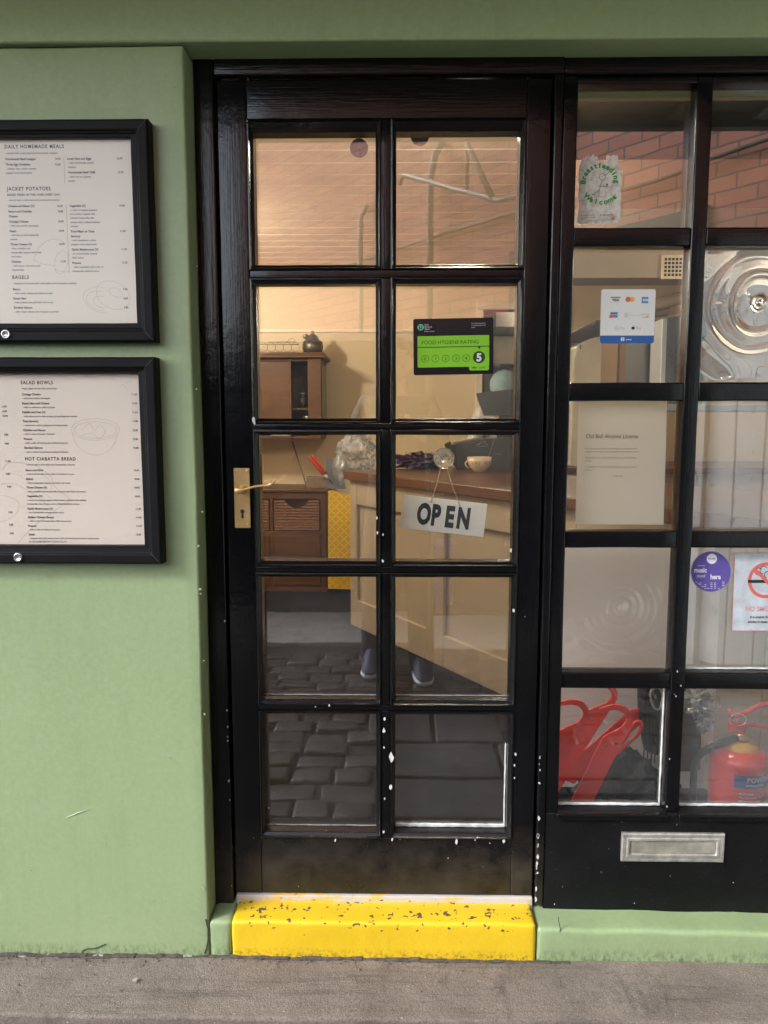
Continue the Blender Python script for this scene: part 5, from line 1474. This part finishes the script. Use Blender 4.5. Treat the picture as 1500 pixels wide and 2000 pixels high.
# rolls of brown paper on a shelf
sh = thing('wall_shelf', 'dark shelf behind the payment sticker holding paper rolls', 'shelf', tuple(P3(1270, 632, 2.8)))
z_ = P(1270, 627, 2.8)[1]; obj('board', mbox(P(1180, 0, 2.8)[0], P(1420, 0, 2.8)[0], 2.75, BACK - .001, z_ - .02, z_), flat('shelf_dark', (.05, .045, .04)), sh, bevel=.002)
for i, (pa, pb2, lab) in enumerate((((1268, 598), (1352, 576), 'brown paper roll lying tilted on top of dark shelf'), ((1205, 612), (1300, 606), 'brown paper roll lying flat at front of dark shelf'))):
    r_ = thing('paper_roll', lab, 'paper roll', tuple(P3(*pa, 2.9)), 'brown paper rolls on the shelf')
    bm = BM(); q0, q1 = P3(*pa, 2.9), P3(*pb2, 2.95 + .1 * i); rr_ = .038
    tube(bm, [q0, q1], rr_, 20, cap=False); tube(bm, [q1, q0], rr_ * .5, 16, cap=False)
    obj('roll', bm, M_('kraft', (.30, .22, .15), .7), r_)
# grey printed boxes standing close behind the window
gbx = thing('grey_box', 'flat grey carton with faint slanted print behind window', 'box', tuple(P3(1310, 745, .35)))
gy_ = .35
bm = BM(); prism(bm, [P(1295, 622, gy_), P(1372, 604, gy_), P(1372, 790, gy_), P(1289, 790, gy_)], gy_, gy_ + .10); obj('carton', bm, M_('grey_card', (.19, .185, .19), .6, var=.05), gbx, bevel=.002)
bm = BM(); prism(bm, [P(1294, 623, gy_ - .003), P(1303, 623, gy_ - .003), P(1297, 790, gy_ - .003), P(1289, 790, gy_ - .003)], gy_ - .004, gy_ - .001); obj('white_edge', bm, WHITE, gbx)
bm = BM(); q = P(1320, 702, gy_); add_text(bm, 'LASER C', .017, q[0], q[1], gy_ - .001, rot=R(118)); q = P(1331, 712, gy_); add_text(bm, "1'S BOX", .017, q[0] - .007, q[1] - .02, gy_ - .001, rot=R(118))
put('print', bm, [GREYINK], gbx)
dbx = thing('dark_stack', 'dark grey folded cloth stack beside grey carton', 'cloth stack', tuple(P3(1275, 745, .5)))
bm = BM(); a, b_ = P(1262, 640, .5), P(1296, 790, .5); rbox(bm, a[0], b_[0], .5, .7, b_[1], a[1], .01, .02, .006, 10, 4); obj('cloth', bm, M_('charcoal_cloth', (.04, .04, .038), .9, bst=.4), dbx)
# ledge that carries them
le = thing('window_ledge', 'narrow white shelf inside the window above the counter front', 'ledge', (.9, .3, P(1300, 790, .5)[1]))
lz_ = min(P(1300, 790, gy_)[1], P(1300, 790, .5)[1])
obj('board', mbox(P(1262, 0, .5)[0] - .02, 1.6, .28, .72, lz_ - .018, lz_ - .001), M_('ledge_paint', (.45, .45, .44), .4), le, bevel=.002)

# ---- fire extinguisher -------------------------------------------------
EY = .30
ex, ez = P(1446, 1440, EY)
exg = thing('fire_extinguisher', 'red powder fire extinguisher with blue label behind window', 'fire extinguisher', (ex, EY, FZ))
RED = M_('extinguisher_red', (.72, .035, .025), .28, var=.06, bst=0, coat=.4)
r_e = P(1500, 1500, EY)[0] - P(1446, 1500, EY)[0]; zsh_ = P(1446, 1480, EY)[1]; ztp = P(1446, 1452, EY)[1]
Mx = Matrix.Translation((ex, EY, 0))
bm = BM(); pr = [(0, FZ + .004), (r_e * .94, FZ + .004), (r_e, FZ + .02), (r_e, zsh_)] + [(r_e * math.cos(t_) * 1.0 + 0, zsh_ + (ztp - zsh_) * math.sin(t_)) for t_ in [PI / 2 * k / 8 * .82 for k in range(1, 9)]]
lathe(bm, pr + [(r_e * .25, ztp)], 44, Mx); obj('cylinder', bm, RED, exg, smooth=True)
bm = BM(); lathe(bm, [(r_e * .62, ztp - .012), (r_e * .56, ztp + .004), (r_e * .30, ztp + .008), (r_e * .28, ztp + .012)], 30, Mx); obj('collar', bm, M_('collar_yellow', (.70, .36, .03), .4), exg, smooth=True)
bm = BM(); lathe(bm, [(.012, ztp), (.012, ztp + .02), (.017, ztp + .022), (.017, ztp + .03), (.012, ztp + .034)], 20, Mx); tube(bm, [(ex - .016, EY - .01, ztp + .018), (ex + .02, EY - .012, ztp + .018)], .007, 10)
obj('valve', bm, BRASS, exg, smooth=True)
bm = BM(); boxm(bm, Matrix.Translation((ex - .012, EY, ztp + .048)) @ Matrix.Rotation(R(4), 4, 'Y'), .048, .026, .032); hv = obj('valve_body', bm, RED, exg, bevel=.006)
bm = BM(); q = [P3(1430, 1400, EY), P3(1445, 1396, EY), P3(1470, 1385, EY), P3(1490, 1376, EY), P3(1520, 1378, EY)]
tube(bm, smoothpts(q, 4), (.005, .012) and .0075, 8); tube(bm, smoothpts([P3(1440, 1410, EY), P3(1470, 1415, EY), P3(1515, 1424, EY)], 4), .006, 8); tube(bm, [P3(1424, 1386, EY), P3(1432, 1402, EY)], .008, 8)
obj('lever', bm, RED, exg, smooth=True)
bm = BM(); cpt = P3(1441, 1406, EY - .03)
tube(bm, [cpt + Vector((.024 * math.cos(a), .0, .018 * math.sin(a))) for a in [2 * PI * k / 24 for k in range(24)]], .0011, 6, closed=True); obj('safety_ring', bm, STEEL, exg, smooth=True)
bm = BM(); tube(bm, smoothpts([(ex - .015, EY - .01, ztp + .02), (ex - .075, EY - .02, ztp + .005), (ex - .12, EY + .01, ztp - .06), (ex - .115, EY + .02, ztp - .2), (ex - .08, EY + .02, ztp - .28)], 6), .010, 12)
obj('hose', bm, flat('hose_black', (.015, .015, .015), .5), exg, smooth=True)
def cyl_patch(bm, a0, a1, z0, z1, rr_, mi=0, n=20):
    for k in range(n):
        a, b2 = R(a0 + (a1 - a0) * k / n), R(a0 + (a1 - a0) * (k + 1) / n)
        f = bm.faces.new([bm.verts.new((ex + rr_ * math.sin(p), EY - rr_ * math.cos(p), z)) for p, z in ((a, z0), (b2, z0), (b2, z1), (a, z1))]); f.material_index = mi
bm = BM(); lz1_ = P(0, 1505, EY - r_e)[1]; lz0_ = P(0, 1530, EY - r_e)[1]
cyl_patch(bm, -32, 60, lz0_, lz1_, r_e + .0004, 0)
obj('label', bm, M_('label_blue', (.03, .06, .25), .4), exg)
bm = BM(); rr_ = r_e + .0009
def wrap(s_, size, a0, z): add_text(bm, s_, size, 0, 0, 0, bold=.0003, fn=lambda X_, Z_: Vector((ex + rr_ * math.sin(R(a0) + X_ / rr_), EY - rr_ * math.cos(R(a0) + X_ / rr_), z + Z_)))
wrap('POWDER', .020, -8, lz0_ + .019); wrap('EXTINGUISHER', .008, -10, lz0_ + .007)
for k, s_ in enumerate(('6kg POWDER', 'PULL OUT SAFETY PIN', 'AIM AT BASE OF FIRE', 'SQUEEZE LEVER', 'SWEEP SIDE TO SIDE')): wrap(s_, .0068, -22, lz0_ - .018 - k * .011)
put('label_print', bm, [flat('label_white', (.6, .6, .6))], exg)

# ---- red bars with hooked ends ----------------------------------------
RBM = M_('red_powder_coat', (.80, .05, .035), .38, var=.06, bst=.05, bs=200)
RY = .13
BAR = [(1085, 1628), (1128, 1628), (1155, 1573), (1190, 1502), (1224, 1435), (1232, 1423), (1237, 1410), (1236, 1397), (1231, 1388), (1222, 1380), (1210, 1376.5), (1197, 1376.5), (1183, 1380), (1171, 1384),
       (1172, 1391), (1186, 1389), (1199, 1387), (1211, 1389), (1220, 1395), (1224, 1403), (1222, 1411), (1215, 1420), (1203, 1427), (1190, 1433), (1179, 1440), (1171, 1453), (1143, 1510), (1112, 1573)]
def redbar(label):
    org = P3(1198, 1446, RY)
    t_ = thing('red_bar', label, 'steel bar', tuple(org), 'red steel bars with hooked ends')
    bm = BM(); prism(bm, [P(a, b_, RY) for a, b_ in BAR], RY, RY + .006); obj('bar', bm, RBM, t_, bevel=.001)
    bm = BM()
    for a, b_ in ((1183, 1457), (1203, 1452)):
        lathe(bm, [(0, .0012), (.0030, .0012), (.0036, 0), (.0036, -.001)], 14, Matrix.Translation(P3(a, b_, RY)) @ Matrix.Rotation(PI / 2, 4, 'X'))
    obj('bolt', bm, DSTEEL, t_); return t_
rb0 = redbar('red flat bar with hooked end in front, fully in view')
def cpbar(dpx, dpy, Y, rot, sc, label):
    c_ = copy_tree(rb0); c_.location = P3(1198 + dpx, 1446 + dpy, Y); c_.rotation_euler = (0, R(rot), 0); c_.scale = (sc, sc, sc); c_['label'] = label
cpbar(-86, -12, .19, 4, 1.0, 'red flat hooked bar cut by the left pane edge')
cpbar(-30, -52, .36, 6, 1.0, 'red flat bar tip rising behind between the two hooks')
cpbar(48, -48, .44, 22, 1.05, 'red flat bar tip slanting behind at upper right')
bm = BM()
lp = [P3(a, b_, .26) for a, b_ in ((1196, 1470), (1216, 1448), (1232, 1424), (1240, 1412), (1250, 1410), (1253, 1420), (1244, 1436), (1226, 1452), (1208, 1470))]
tube(bm, smoothpts(lp + [lp[0]], 4), .0055, 8)
o = obj('red_loop_handle', bm, RBM, None, smooth=True); tag(o, 'thin red looped handle poking out behind the front hooked bar', 'handle')
# black bag / folded umbrella behind them
kb = thing('black_bag', 'black slumped cloth bag behind red bars in window bottom', 'bag', tuple(P3(1230, 1560, .55)))
bm = BM(); c0 = P3(1225, 1575, .55); crumple(bm, c0, (.16, .10, .17), 4, .35, 1.7, floor=FZ)
obj('cloth', bm, M_('black_cloth', (.018, .018, .017), .8, bst=.4, bs=120), kb)
um = thing('umbrella', 'black folded umbrella with hanging straps beside red bars', 'umbrella', tuple(P3(1262, 1400, .42)))
bm = BM()
prism(bm, [P(1250, 1340, .42), P(1296, 1330, .42), P(1300, 1420, .42), P(1290, 1480, .42), P(1262, 1470, .42), P(1252, 1410, .42)], .42, .46)
obj('canopy', bm, M_('umbrella_black', (.02, .02, .02), .6, bst=.4, bs=60), um, bevel=.01)
bm = BM()
for k in range(5): tube(bm, smoothpts([P3(1258 + k * 7, 1400, .41), P3(1259 + k * 7, 1440, .40), P3(1256 + k * 7.5, 1490 + 9 * (k % 3), .41)], 4), .0022, 5)
obj('strap', bm, flat('strap_black', (.015, .015, .015)), um)
bm = BM(); tube(bm, smoothpts([P3(1270, 1356, .40), P3(1276, 1380, .40), P3(1288, 1385, .40), P3(1294, 1360, .40), P3(1288, 1345, .40), P3(1275, 1346, .40), P3(1270, 1356, .40)], 4), .004, 7); obj('handle', bm, M_('handle_clear', (.35, .35, .34), .2), um, smooth=True)
# crumpled foil
fo = thing('foil_wrap', 'crumpled silver foil hanging at top of extinguisher pane', 'foil', tuple(P3(1365, 1385, .30)))
bm = BM(); crumple(bm, P3(1358, 1372, .30), (.042, .03, .036), 4, .7, 9.0); crumple(bm, P3(1376, 1410, .29), (.022, .012, .03), 3, .6, 4.0)
obj('foil', bm, M_('foil_silver', (.42, .43, .42), .3, metal=.8, var=.4, vs=40), fo)
bm = BM(); tube(bm, smoothpts([P3(1396, 1352, .28), P3(1404, 1362, .28), P3(1410, 1376, .28), P3(1404, 1381, .28), P3(1400, 1372, .28)], 5), .0013, 6); tube(bm, smoothpts([P3(1345, 1392, .25), P3(1352, 1382, .25), P3(1360, 1390, .25), P3(1375, 1400, .25)], 4), .0012, 6)
obj('wire', bm, STEEL, fo, smooth=True)
dk = thing('dark_coat', 'dark coat hem hanging behind silver foil and hose', 'coat', tuple(P3(1350, 1440, .40)))
bm = BM(); a, b_ = P(1318, 1340, .40), P(1372, 1500, .40); rbox(bm, a[0], b_[0] - .01, .38, .42, b_[1], a[1] + .05, .012, .02, .010, 12, 2); obj('cloth', bm, M_('olive_black_cloth', (.035, .033, .026), .8), dk)
# added board, its pale colour stands for daylight on the counter front
wbk2 = thing('daylit_board', 'added pale board standing for daylight on counter front behind fire extinguisher', 'board', tuple(P3(1440, 1560, .52)))
bm = BM(); rbox(bm, P(1062, 0, .56)[0], P(1660, 0, .56)[0], .56, .575, FZ + .001, P(0, 1046, .56)[1], .003, .06, .003, 2, 1)
obj('board', bm, M_('daylight_pale', (.84, .81, .77), .5, var=.05), wbk2)

# ================================================================== KITCHEN BEYOND THE DOORWAY
KY = 5.3
hood = thing('extractor_hood', 'grey steel extractor hood in the kitchen beyond doorway', 'extractor hood', tuple(P3(985, 640, KY)))
a = P(957, 560, KY); b_ = P(1090, 650, KY)
bm = BM(); box(bm, a[0], b_[0] + .6, KY - .4, KY + .55, b_[1], 2.38); obj('canopy', bm, M_('hood_grey', (.22, .20, .18), .35, metal=.3), hood, bevel=.01)
ck = thing('white_cooker', 'white kitchen cabinet with dark handle below extractor hood', 'cabinet', (P(985, 700, KY)[0], KY, FZ))
c0_ = P(957, 650, KY); c1_ = P(1100, 716, KY)
bm = BM(); box(bm, c0_[0], c1_[0] + .5, KY + .1, KY + .58, c1_[1] + .03, c0_[1] - .02); obj('cabinet', bm, M_('kitchen_white', (.72, .70, .60), .35, bst=0), ck, bevel=.004)
bm = BM(); box(bm, c0_[0], P(992, 0, KY)[0], KY + .05, KY + .095, P(0, 716, KY)[1], P(0, 710, KY)[1]); obj('handle', bm, DSTEEL, ck, bevel=.003)
bm = BM(); box(bm, c0_[0] - .05, c1_[0] + .5, KY - .05, KY + .58, FZ, P(0, 745, KY)[1]); obj('cooker', bm, M_('steel_grey_panel', (.30, .28, .25), .4, metal=.4), ck, bevel=.004)
od = thing('open_door', 'dark grey door standing open into the kitchen', 'door', (door_l + .04, BACK + .15, FZ))
a = P(938, 600, BACK + .2)[0]; b_ = P(955, 600, BACK + .2)[0]
bm = BM(); box(bm, a + .03, b_ + .03, BACK + .135, BACK + .8, FZ + .005, 2.10); obj('leaf', bm, M_('door_grey', (.13, .11, .10), .5), od, bevel=.003)
bm = BM(); lathe(bm, [(0, -.03), (.014, -.03), (.022, -.015), (.014, 0), (.01, .01)], 14, Matrix.Translation((b_ + .05, BACK + .7, 1.1)) @ Matrix.Rotation(-PI / 2, 4, 'Y')); obj('knob', bm, BRASS, od)

# ================================================================== PEOPLE
def skin_obj(name, nodes, edges, m, parent, sub=2, smooth=True):
    me = bpy.data.meshes.new(name); keys = list(nodes); org = ORG.get(parent.name, Vector())
    me.from_pydata([Vector(nodes[k][0]) - org for k in keys], [(keys.index(a), keys.index(b_)) for a, b_ in edges], [])
    me.materials.append(m)
    o = bpy.data.objects.new(name, me); scene.collection.objects.link(o); o.parent = parent; ORG[o.name] = org
    md = o.modifiers.new('skin', 'SKIN'); md.use_smooth_shade = True
    sv = me.skin_vertices[0].data if me.skin_vertices else None
    if sv is None:
        me.attributes.new if False else None
    for i, k in enumerate(keys):
        r = nodes[k][1]; r = r if isinstance(r, tuple) else (r, r)
        me.skin_vertices[0].data[i].radius = r
        me.skin_vertices[0].data[i].use_root = (i == 0)
    ss = o.modifiers.new('sub', 'SUBSURF'); ss.levels = sub; ss.render_levels = sub
    return o

def realise(o):
    """turn a skinned skeleton into a plain mesh so that more can be joined to it"""
    dg = bpy.context.evaluated_depsgraph_get(); dg.update()
    me = bpy.data.meshes.new_from_object(o.evaluated_get(dg))
    old = o.data; o.modifiers.clear(); o.data = me
    return o

def head_into(o, ctr, fwd, parent, tilt=0.0):
    """a head with brow, nose, lips, chin and ears added to the body mesh"""
    fwd = Vector(fwd).normalized(); up = Vector((0, 0, 1)); side = fwd.cross(up).normalized(); up = side.cross(fwd)
    b2 = BM(); bmesh.ops.create_icosphere(b2, subdivisions=5, radius=1)
    def gs(v, c, w): return math.exp(-((v[0] - c[0]) ** 2 / w[0] ** 2 + (v[1] - c[1]) ** 2 / w[1] ** 2))
    for v_ in b2.verts:
        x, y, z = v_.co                       # x side, y forward, z up
        sx_, sy_, sz_ = .074, .094, .116
        if z < 0: sx_ *= 1 - .30 * (-z) ** 1.5; sy_ *= 1 - .12 * (-z)
        X, Y, Z = x * sx_, y * sy_, z * sz_
        if y > 0:
            q = (x, z)
            Y += .020 * gs(q, (0, -.18), (.13, .16)) + .012 * gs(q, (0, -.02), (.10, .20))          # nose
            Y -= .010 * (gs(q, (.36, .04), (.17, .10)) + gs(q, (-.36, .04), (.17, .10)))             # eye sockets
            Y += .005 * gs(q, (0, .20), (.6, .09))                                                   # brow
            Y += .006 * gs(q, (0, -.46), (.24, .055)) - .003 * gs(q, (0, -.50), (.26, .02))          # lips
            Y += .010 * gs(q, (0, -.80), (.30, .16))                                                 # chin
        for s_ in (-1, 1):
            d = math.hypot((y + .08) / .20, (z + .08) / .26)
            if x * s_ > .75 and d < 1.2: X += s_ * .014 * max(0, 1 - abs(d - .75) * 1.6)             # ears
        v_.co = ctr + side * X + fwd * Y + up * Z
    for f in b2.faces: f.smooth = True
    org = ORG[o.name]
    for v_ in b2.verts: v_.co -= org
    b3 = BM(); b3.from_mesh(o.data); m2 = bpy.data.meshes.new('t'); b2.to_mesh(m2); b2.free(); b3.from_mesh(m2); b3.to_mesh(o.data); b3.free(); bpy.data.meshes.remove(m2)
    for s_ in (-1, 1):
        bm = BM(); e = ctr + side * s_ * .028 + fwd * .078 + up * .004
        lathe(bm, [(0, -.011), (.008, -.008), (.011, 0), (.008, .008), (0, .011)], 14, Matrix.Translation(e))
        obj('eye', bm, EYEM, parent, smooth=True)
    return side, fwd, up

EYEM = flat('eye_white_iris', (.25, .22, .19), .15)
SKIN = M_('skin', (.50, .29, .20), .5, var=.06, bst=.05)
def hand_chain(nodes, edges, pre, wrist, d, up, curl, side):
    """palm and five fingers. d towards finger tips, up = back of hand normal, side = thumb direction"""
    d, up, side = Vector(d).normalized(), Vector(up).normalized(), Vector(side).normalized()
    w = Vector(wrist)
    palm = w + d * .045
    nodes[pre + 'palm'] = (palm, (.030, .016)); edges.append((pre + 'wrist', pre + 'palm'))
    for i, (off, ln, r) in enumerate(((.028, .070, .0085), (.010, .078, .009), (-.009, .072, .0085), (-.027, .057, .0075))):
        k = palm + d * .040 + side * off
        pk = pre + 'k%d' % i
        nodes[pk] = (k, (.0105, .0095)); edges.append((pre + 'palm', pk))
        p = k; a = 0
        prev = pk
        for j, fr in enumerate((.42, .32, .26)):
            a += curl[j]
            p = p + (d * math.cos(a) - up * math.sin(a)) * ln * fr
            kk = pre + 'f%d%d' % (i, j); nodes[kk] = (p, r * (1 - .12 * j)); edges.append((prev, kk)); prev = kk
    t0 = w + d * .022 + side * .024
    nodes[pre + 't0'] = (t0, .012); edges.append((pre + 'wrist', pre + 't0'))
    t1 = t0 + (side * .7 + d * .6 - up * .2).normalized() * .034; nodes[pre + 't1'] = (t1, .0105); edges.append((pre + 't0', pre + 't1'))
    t2 = t1 + (d * .8 - up * .55 + side * .1).normalized() * .030; nodes[pre + 't2'] = (t2, .009); edges.append((pre + 't1', pre + 't2'))

def person(label, base, hip, chest, neck, headc, face, arms, legs, cloth_top, cloth_leg, shoe_m, hairm, sole_m, hands, cap=None):
    t_ = thing('person', label, 'person', tuple(base))
    V = Vector
    hip, chest, neck, headc = V(hip), V(chest), V(neck), V(headc)
    nodes, edges = {}, []
    nodes['hip'] = (hip, (.125, .095)); nodes['belly'] = (hip.lerp(chest, .45), (.125, .095)); nodes['chest'] = (chest, (.145, .10)); nodes['neck'] = (neck, (.052, .055)); nodes['skull'] = (headc - V((0, 0, .02)), (.05, .055))
    edges += [('hip', 'belly'), ('belly', 'chest'), ('chest', 'neck'), ('neck', 'skull')]
    for i, (sh, el, wr) in enumerate(arms):
        p = 'a%d' % i
        nodes[p + 'sh'] = (V(sh), .05); nodes[p + 'el'] = (V(el), .036); nodes[p + 'wrist'] = (V(wr), (.026, .020))
        edges += [('chest', p + 'sh'), (p + 'sh', p + 'el'), (p + 'el', p + 'wrist')]
        hand_chain(nodes, edges, p, wr, *hands[i])
    for i, (th, kn, an, toe) in enumerate(legs):
        p = 'l%d' % i
        nodes[p + 'th'] = (V(th), .08); nodes[p + 'kn'] = (V(kn), .052); nodes[p + 'an'] = (V(an), .036); nodes[p + 'toe'] = (V(toe) + V((0, 0, -.006)), (.030, .016))
        edges += [('hip', p + 'th'), (p + 'th', p + 'kn'), (p + 'kn', p + 'an'), (p + 'an', p + 'toe')]
    body = skin_obj('body', nodes, edges, SKIN, t_, 1)
    realise(body)
    side, fwd, up = head_into(body, headc, face, t_)
    # jacket or shirt
    n2, e2 = {}, []
    n2['hem'] = (hip - V((0, 0, .10)), (.175, .14)); n2['hip'] = (hip + V((0, 0, .03)), (.170, .13)); e2.append(('hem', 'hip')); n2['waist'] = (hip.lerp(chest, .4), (.155, .12)); n2['chest'] = (chest, (.175, .13)); n2['collar'] = (neck - V((0, 0, .035)), (.075, .07))
    e2 += [('hip', 'waist'), ('waist', 'chest'), ('chest', 'collar')]
    for i, (sh, el, wr) in enumerate(arms):
        p = 'a%d' % i; sh, el, wr = V(sh), V(el), V(wr)
        n2[p + 'sh'] = (sh, .072); n2[p + 'el'] = (el, .054); n2[p + 'cuff'] = (wr.lerp(el, .12), .040); e2 += [('chest', p + 'sh'), (p + 'sh', p + 'el'), (p + 'el', p + 'cuff')]
    skin_obj('jacket', n2, e2, cloth_top, t_, 2)
    n3, e3 = {}, []
    n3['waist'] = (hip + V((0, 0, .14)), (.135, .11)); n3['hip'] = (hip + V((0, 0, .01)), (.15, .118)); e3.append(('waist', 'hip'))
    for i, (th, kn, an, toe) in enumerate(legs):
        p = 'l%d' % i; th, kn, an = V(th), V(kn), V(an)
        n3[p + 'th'] = (th, .10); n3[p + 'kn'] = (kn, .074); n3[p + 'hem'] = (an + (an - kn) * .27, .072); e3 += [('hip', p + 'th'), (p + 'th', p + 'kn'), (p + 'kn', p + 'hem')]
    skin_obj('trousers', n3, e3, cloth_leg, t_, 2)
    for (th, kn, an, toe) in legs:
        an, toe = V(an), V(toe); d = (toe - an); d.z = 0; d.normalize(); gz = base[2]
        heel = V((an.x, an.y, gz)) - d * .05; tip = V((toe.x, toe.y, gz)) + d * .055; s_ = V((-d.y, d.x, 0)); L = (tip - heel).length
        for nm, z0, z1, mm, g in (('shoe', .022, None, shoe_m, 0), ('sole', 0, .028, sole_m, .004)):
            bm = BM(); rings = []
            hh = [(0, .034, .085), (.08, .040, .100), (.25, .046, .128), (.42, .050, .128), (.6, .050, .098), (.8, .047, .048), (.94, .036, .038), (1.0, .018, .030)]
            for u, w, h in hh:
                c_ = heel + d * (L * u); top = h if z1 is None else z1; w += g
                rings.append([bm.verts.new(c_ + s_ * w * math.cos(a) * (1 if math.sin(a) < .3 else .8) + V((0, 0, z0 + (top - z0) * (.5 + .5 * math.sin(a))))) for a in [2 * PI * k / 16 for k in range(16)]])
            for A_, B_ in zip(rings, rings[1:]):
                for k in range(16): bm.faces.new((A_[k], A_[(k + 1) % 16], B_[(k + 1) % 16], B_[k])).smooth = True
            bm.faces.new(rings[0]); bm.faces.new(rings[-1])
            if nm == 'shoe': sh_ = obj(nm, bm, mm, t_, smooth=True)
            else: obj(nm, bm, mm, sh_, smooth=True)
    # hair
    bm = BM(); bmesh.ops.create_icosphere(bm, subdivisions=4, radius=1)
    for v_ in bm.verts:
        x, y, z = v_.co; q = noise.noise(v_.co * 7) * .004
        if cap:
            f = 1.0 if z > -.1 else max(.2, 1 + (z + .1) * 2); w = noise.noise(V((x * 9, y * 9, z * 2))) * .006
            v_.co = headc + side * (x * (.094 + w)) + fwd * (y * (.112 + w) - .014) + up * (max(z, -.25) * (.10 + w) + .052)
        else:
            zz = max(z, -.55 if y < -.1 else (-.55 + (y + .1) * 2.6 if y < .25 else .38))
            v_.co = headc + side * (x * (.080 + q)) + fwd * (y * (.096 + q) - .012) + up * (zz * (.122 + q) + .008)
    obj('hair_net' if cap else 'hair', bm, cap or hairm, t_, smooth=True)
    return t_

CY0 = -1.853
DENIM = M_('dark_denim', (.012, .016, .032), .8, bst=.3, bs=300)
JACK = M_('black_jacket', (.016, .016, .018), .7, bst=.2, bs=90)
NAVY = M_('navy_shoe', (.012, .02, .05), .6)
HAIR = M_('dark_hair', (.03, .018, .010), .5, bst=.6, bs=200)
SOLE = flat('white_sole', (.62, .62, .60), .5)
ph = person('person in black jacket and jeans photographing the door, mirrored in its glass', (0.0, -2.08, 0.0),
       (0, -2.10, .93), (0, -2.12, 1.30), (0, -2.10, 1.47), (0, -2.075, 1.615), (0, 1, -.35),
       [((-.165, -2.12, 1.395), (-.245, -2.04, 1.14), (-.110, -1.935, 1.25)), ((.165, -2.12, 1.395), (.245, -2.04, 1.14), (.110, -1.935, 1.25))],
       [((-.085, -2.10, .86), (-.11, -2.07, .48), (-.125, -2.09, .09), (-.135, -1.93, .035)), ((.085, -2.08, .86), (.12, -2.0, .48), (.13, -1.99, .09), (.14, -1.83, .035))],
       JACK, DENIM, NAVY, HAIR, SOLE,
       [((.62, .25, .75), (-.6, .6, .1), (.3, .9, .5), (-.3, -.9, .5)), ((-.62, .25, .75), (.6, .6, .1), (.3, .9, .5), (.3, -.9, .5))])
pn_ = thing('phone', 'black phone held upright at chest height in both hands', 'phone', (0, -1.872, 1.32))
bm = BM(); prism(bm, rrect(-.037, .037, 1.235, 1.39, .008), -1.876, -1.868); obj('phone_body', bm, flat('phone_black', (.01, .01, .012), .15), pn_, bevel=.0015)
bm = BM(); prism(bm, rrect(-.034, .034, 1.24, 1.385, .006), -1.8772, -1.8762); obj('screen', bm, flat('screen_glass', (.02, .022, .03), .08), pn_)

hx_, hz_ = P(984, 767, 3.50)
hp = Vector((hx_, 3.50, hz_))
bl = M_('blue_cap_cloth', (.28, .42, .46), .8, var=.1, vs=40, bst=.3, bs=90)
gz = FZ
person('person with pale blue hair net bending over behind the dark till', (hx_, 3.57, gz),
       (hx_ + .02, 3.62, gz + .86), (hx_ + .01, 3.57, gz + 1.18), (hx_, 3.52, hz_ - .15), tuple(hp), (-.45, -1, -.35),
       [((hx_ - .15, 3.55, gz + 1.24), (hx_ - .21, 3.45, gz + 1.02), (hx_ - .12, 3.32, gz + .98)), ((hx_ + .16, 3.55, gz + 1.24), (hx_ + .22, 3.45, gz + 1.02), (hx_ + .12, 3.32, gz + .98))],
       [((hx_ - .08, 3.62, gz + .80), (hx_ - .09, 3.60, gz + .45), (hx_ - .10, 3.64, gz + .085), (hx_ - .10, 3.49, gz + .035)), ((hx_ + .10, 3.62, gz + .80), (hx_ + .11, 3.60, gz + .45), (hx_ + .12, 3.64, gz + .085), (hx_ + .12, 3.49, gz + .035))],
       M_('white_tunic', (.55, .55, .53), .8), JACK, JACK, HAIR, JACK,
       [((.2, -1, -.2), (0, -.2, 1), (.35, .45, .35), (1, .2, 0)), ((-.2, -1, -.2), (0, -.2, 1), (.35, .45, .35), (-1, .2, 0))], cap=bl)

# ================================================================== one mesh per countable part
def split_loose(o):
    bm = BM(); bm.from_mesh(o.data); bm.verts.ensure_lookup_table()
    seen = [-1] * len(bm.verts); n = 0
    for v in bm.verts:
        if seen[v.index] >= 0: continue
        st = [v]; seen[v.index] = n
        while st:
            w = st.pop()
            for e in w.link_edges:
                q = e.other_vert(w)
                if seen[q.index] < 0: seen[q.index] = n; st.append(q)
        n += 1
    if n < 2: bm.free(); return
    for k in range(1, n):
        b2 = bm.copy(); b2.verts.ensure_lookup_table()
        bmesh.ops.delete(b2, geom=[v for v, i in zip(list(b2.verts), seen) if i != k], context='VERTS')
        c = o.copy(); c.data = bpy.data.meshes.new(o.data.name)
        b2.to_mesh(c.data); b2.free()
        for m in o.data.materials: c.data.materials.append(m)
        scene.collection.objects.link(c)
    b2 = bm.copy(); b2.verts.ensure_lookup_table()
    bmesh.ops.delete(b2, geom=[v for v, i in zip(list(b2.verts), seen) if i != 0], context='VERTS')
    b2.to_mesh(o.data); b2.free(); bm.free()

SPLIT = {'stile', 'rail', 'glazing_bar', 'mullion', 'frame_post', 'sill_bead', 'door_stop', 'crack', 'downpipe', 'conduit', 'hole', 'string', 'post', 'door_panel',
         'edge', 'strap', 'blade', 'bolt', 'thread', 'card_reader', 'mitre_line', 'door_frame_strip', 'wire'}
for o in list(scene.objects):
    base_ = o.name.split('.')[0]
    if o.type == 'MESH' and o.parent and (base_ in SPLIT or (base_ == 'handle' and o.parent.name.startswith('cutters'))) and not (base_ == 'wire' and o.parent.name.startswith('wire_basket')):
        split_loose(o)
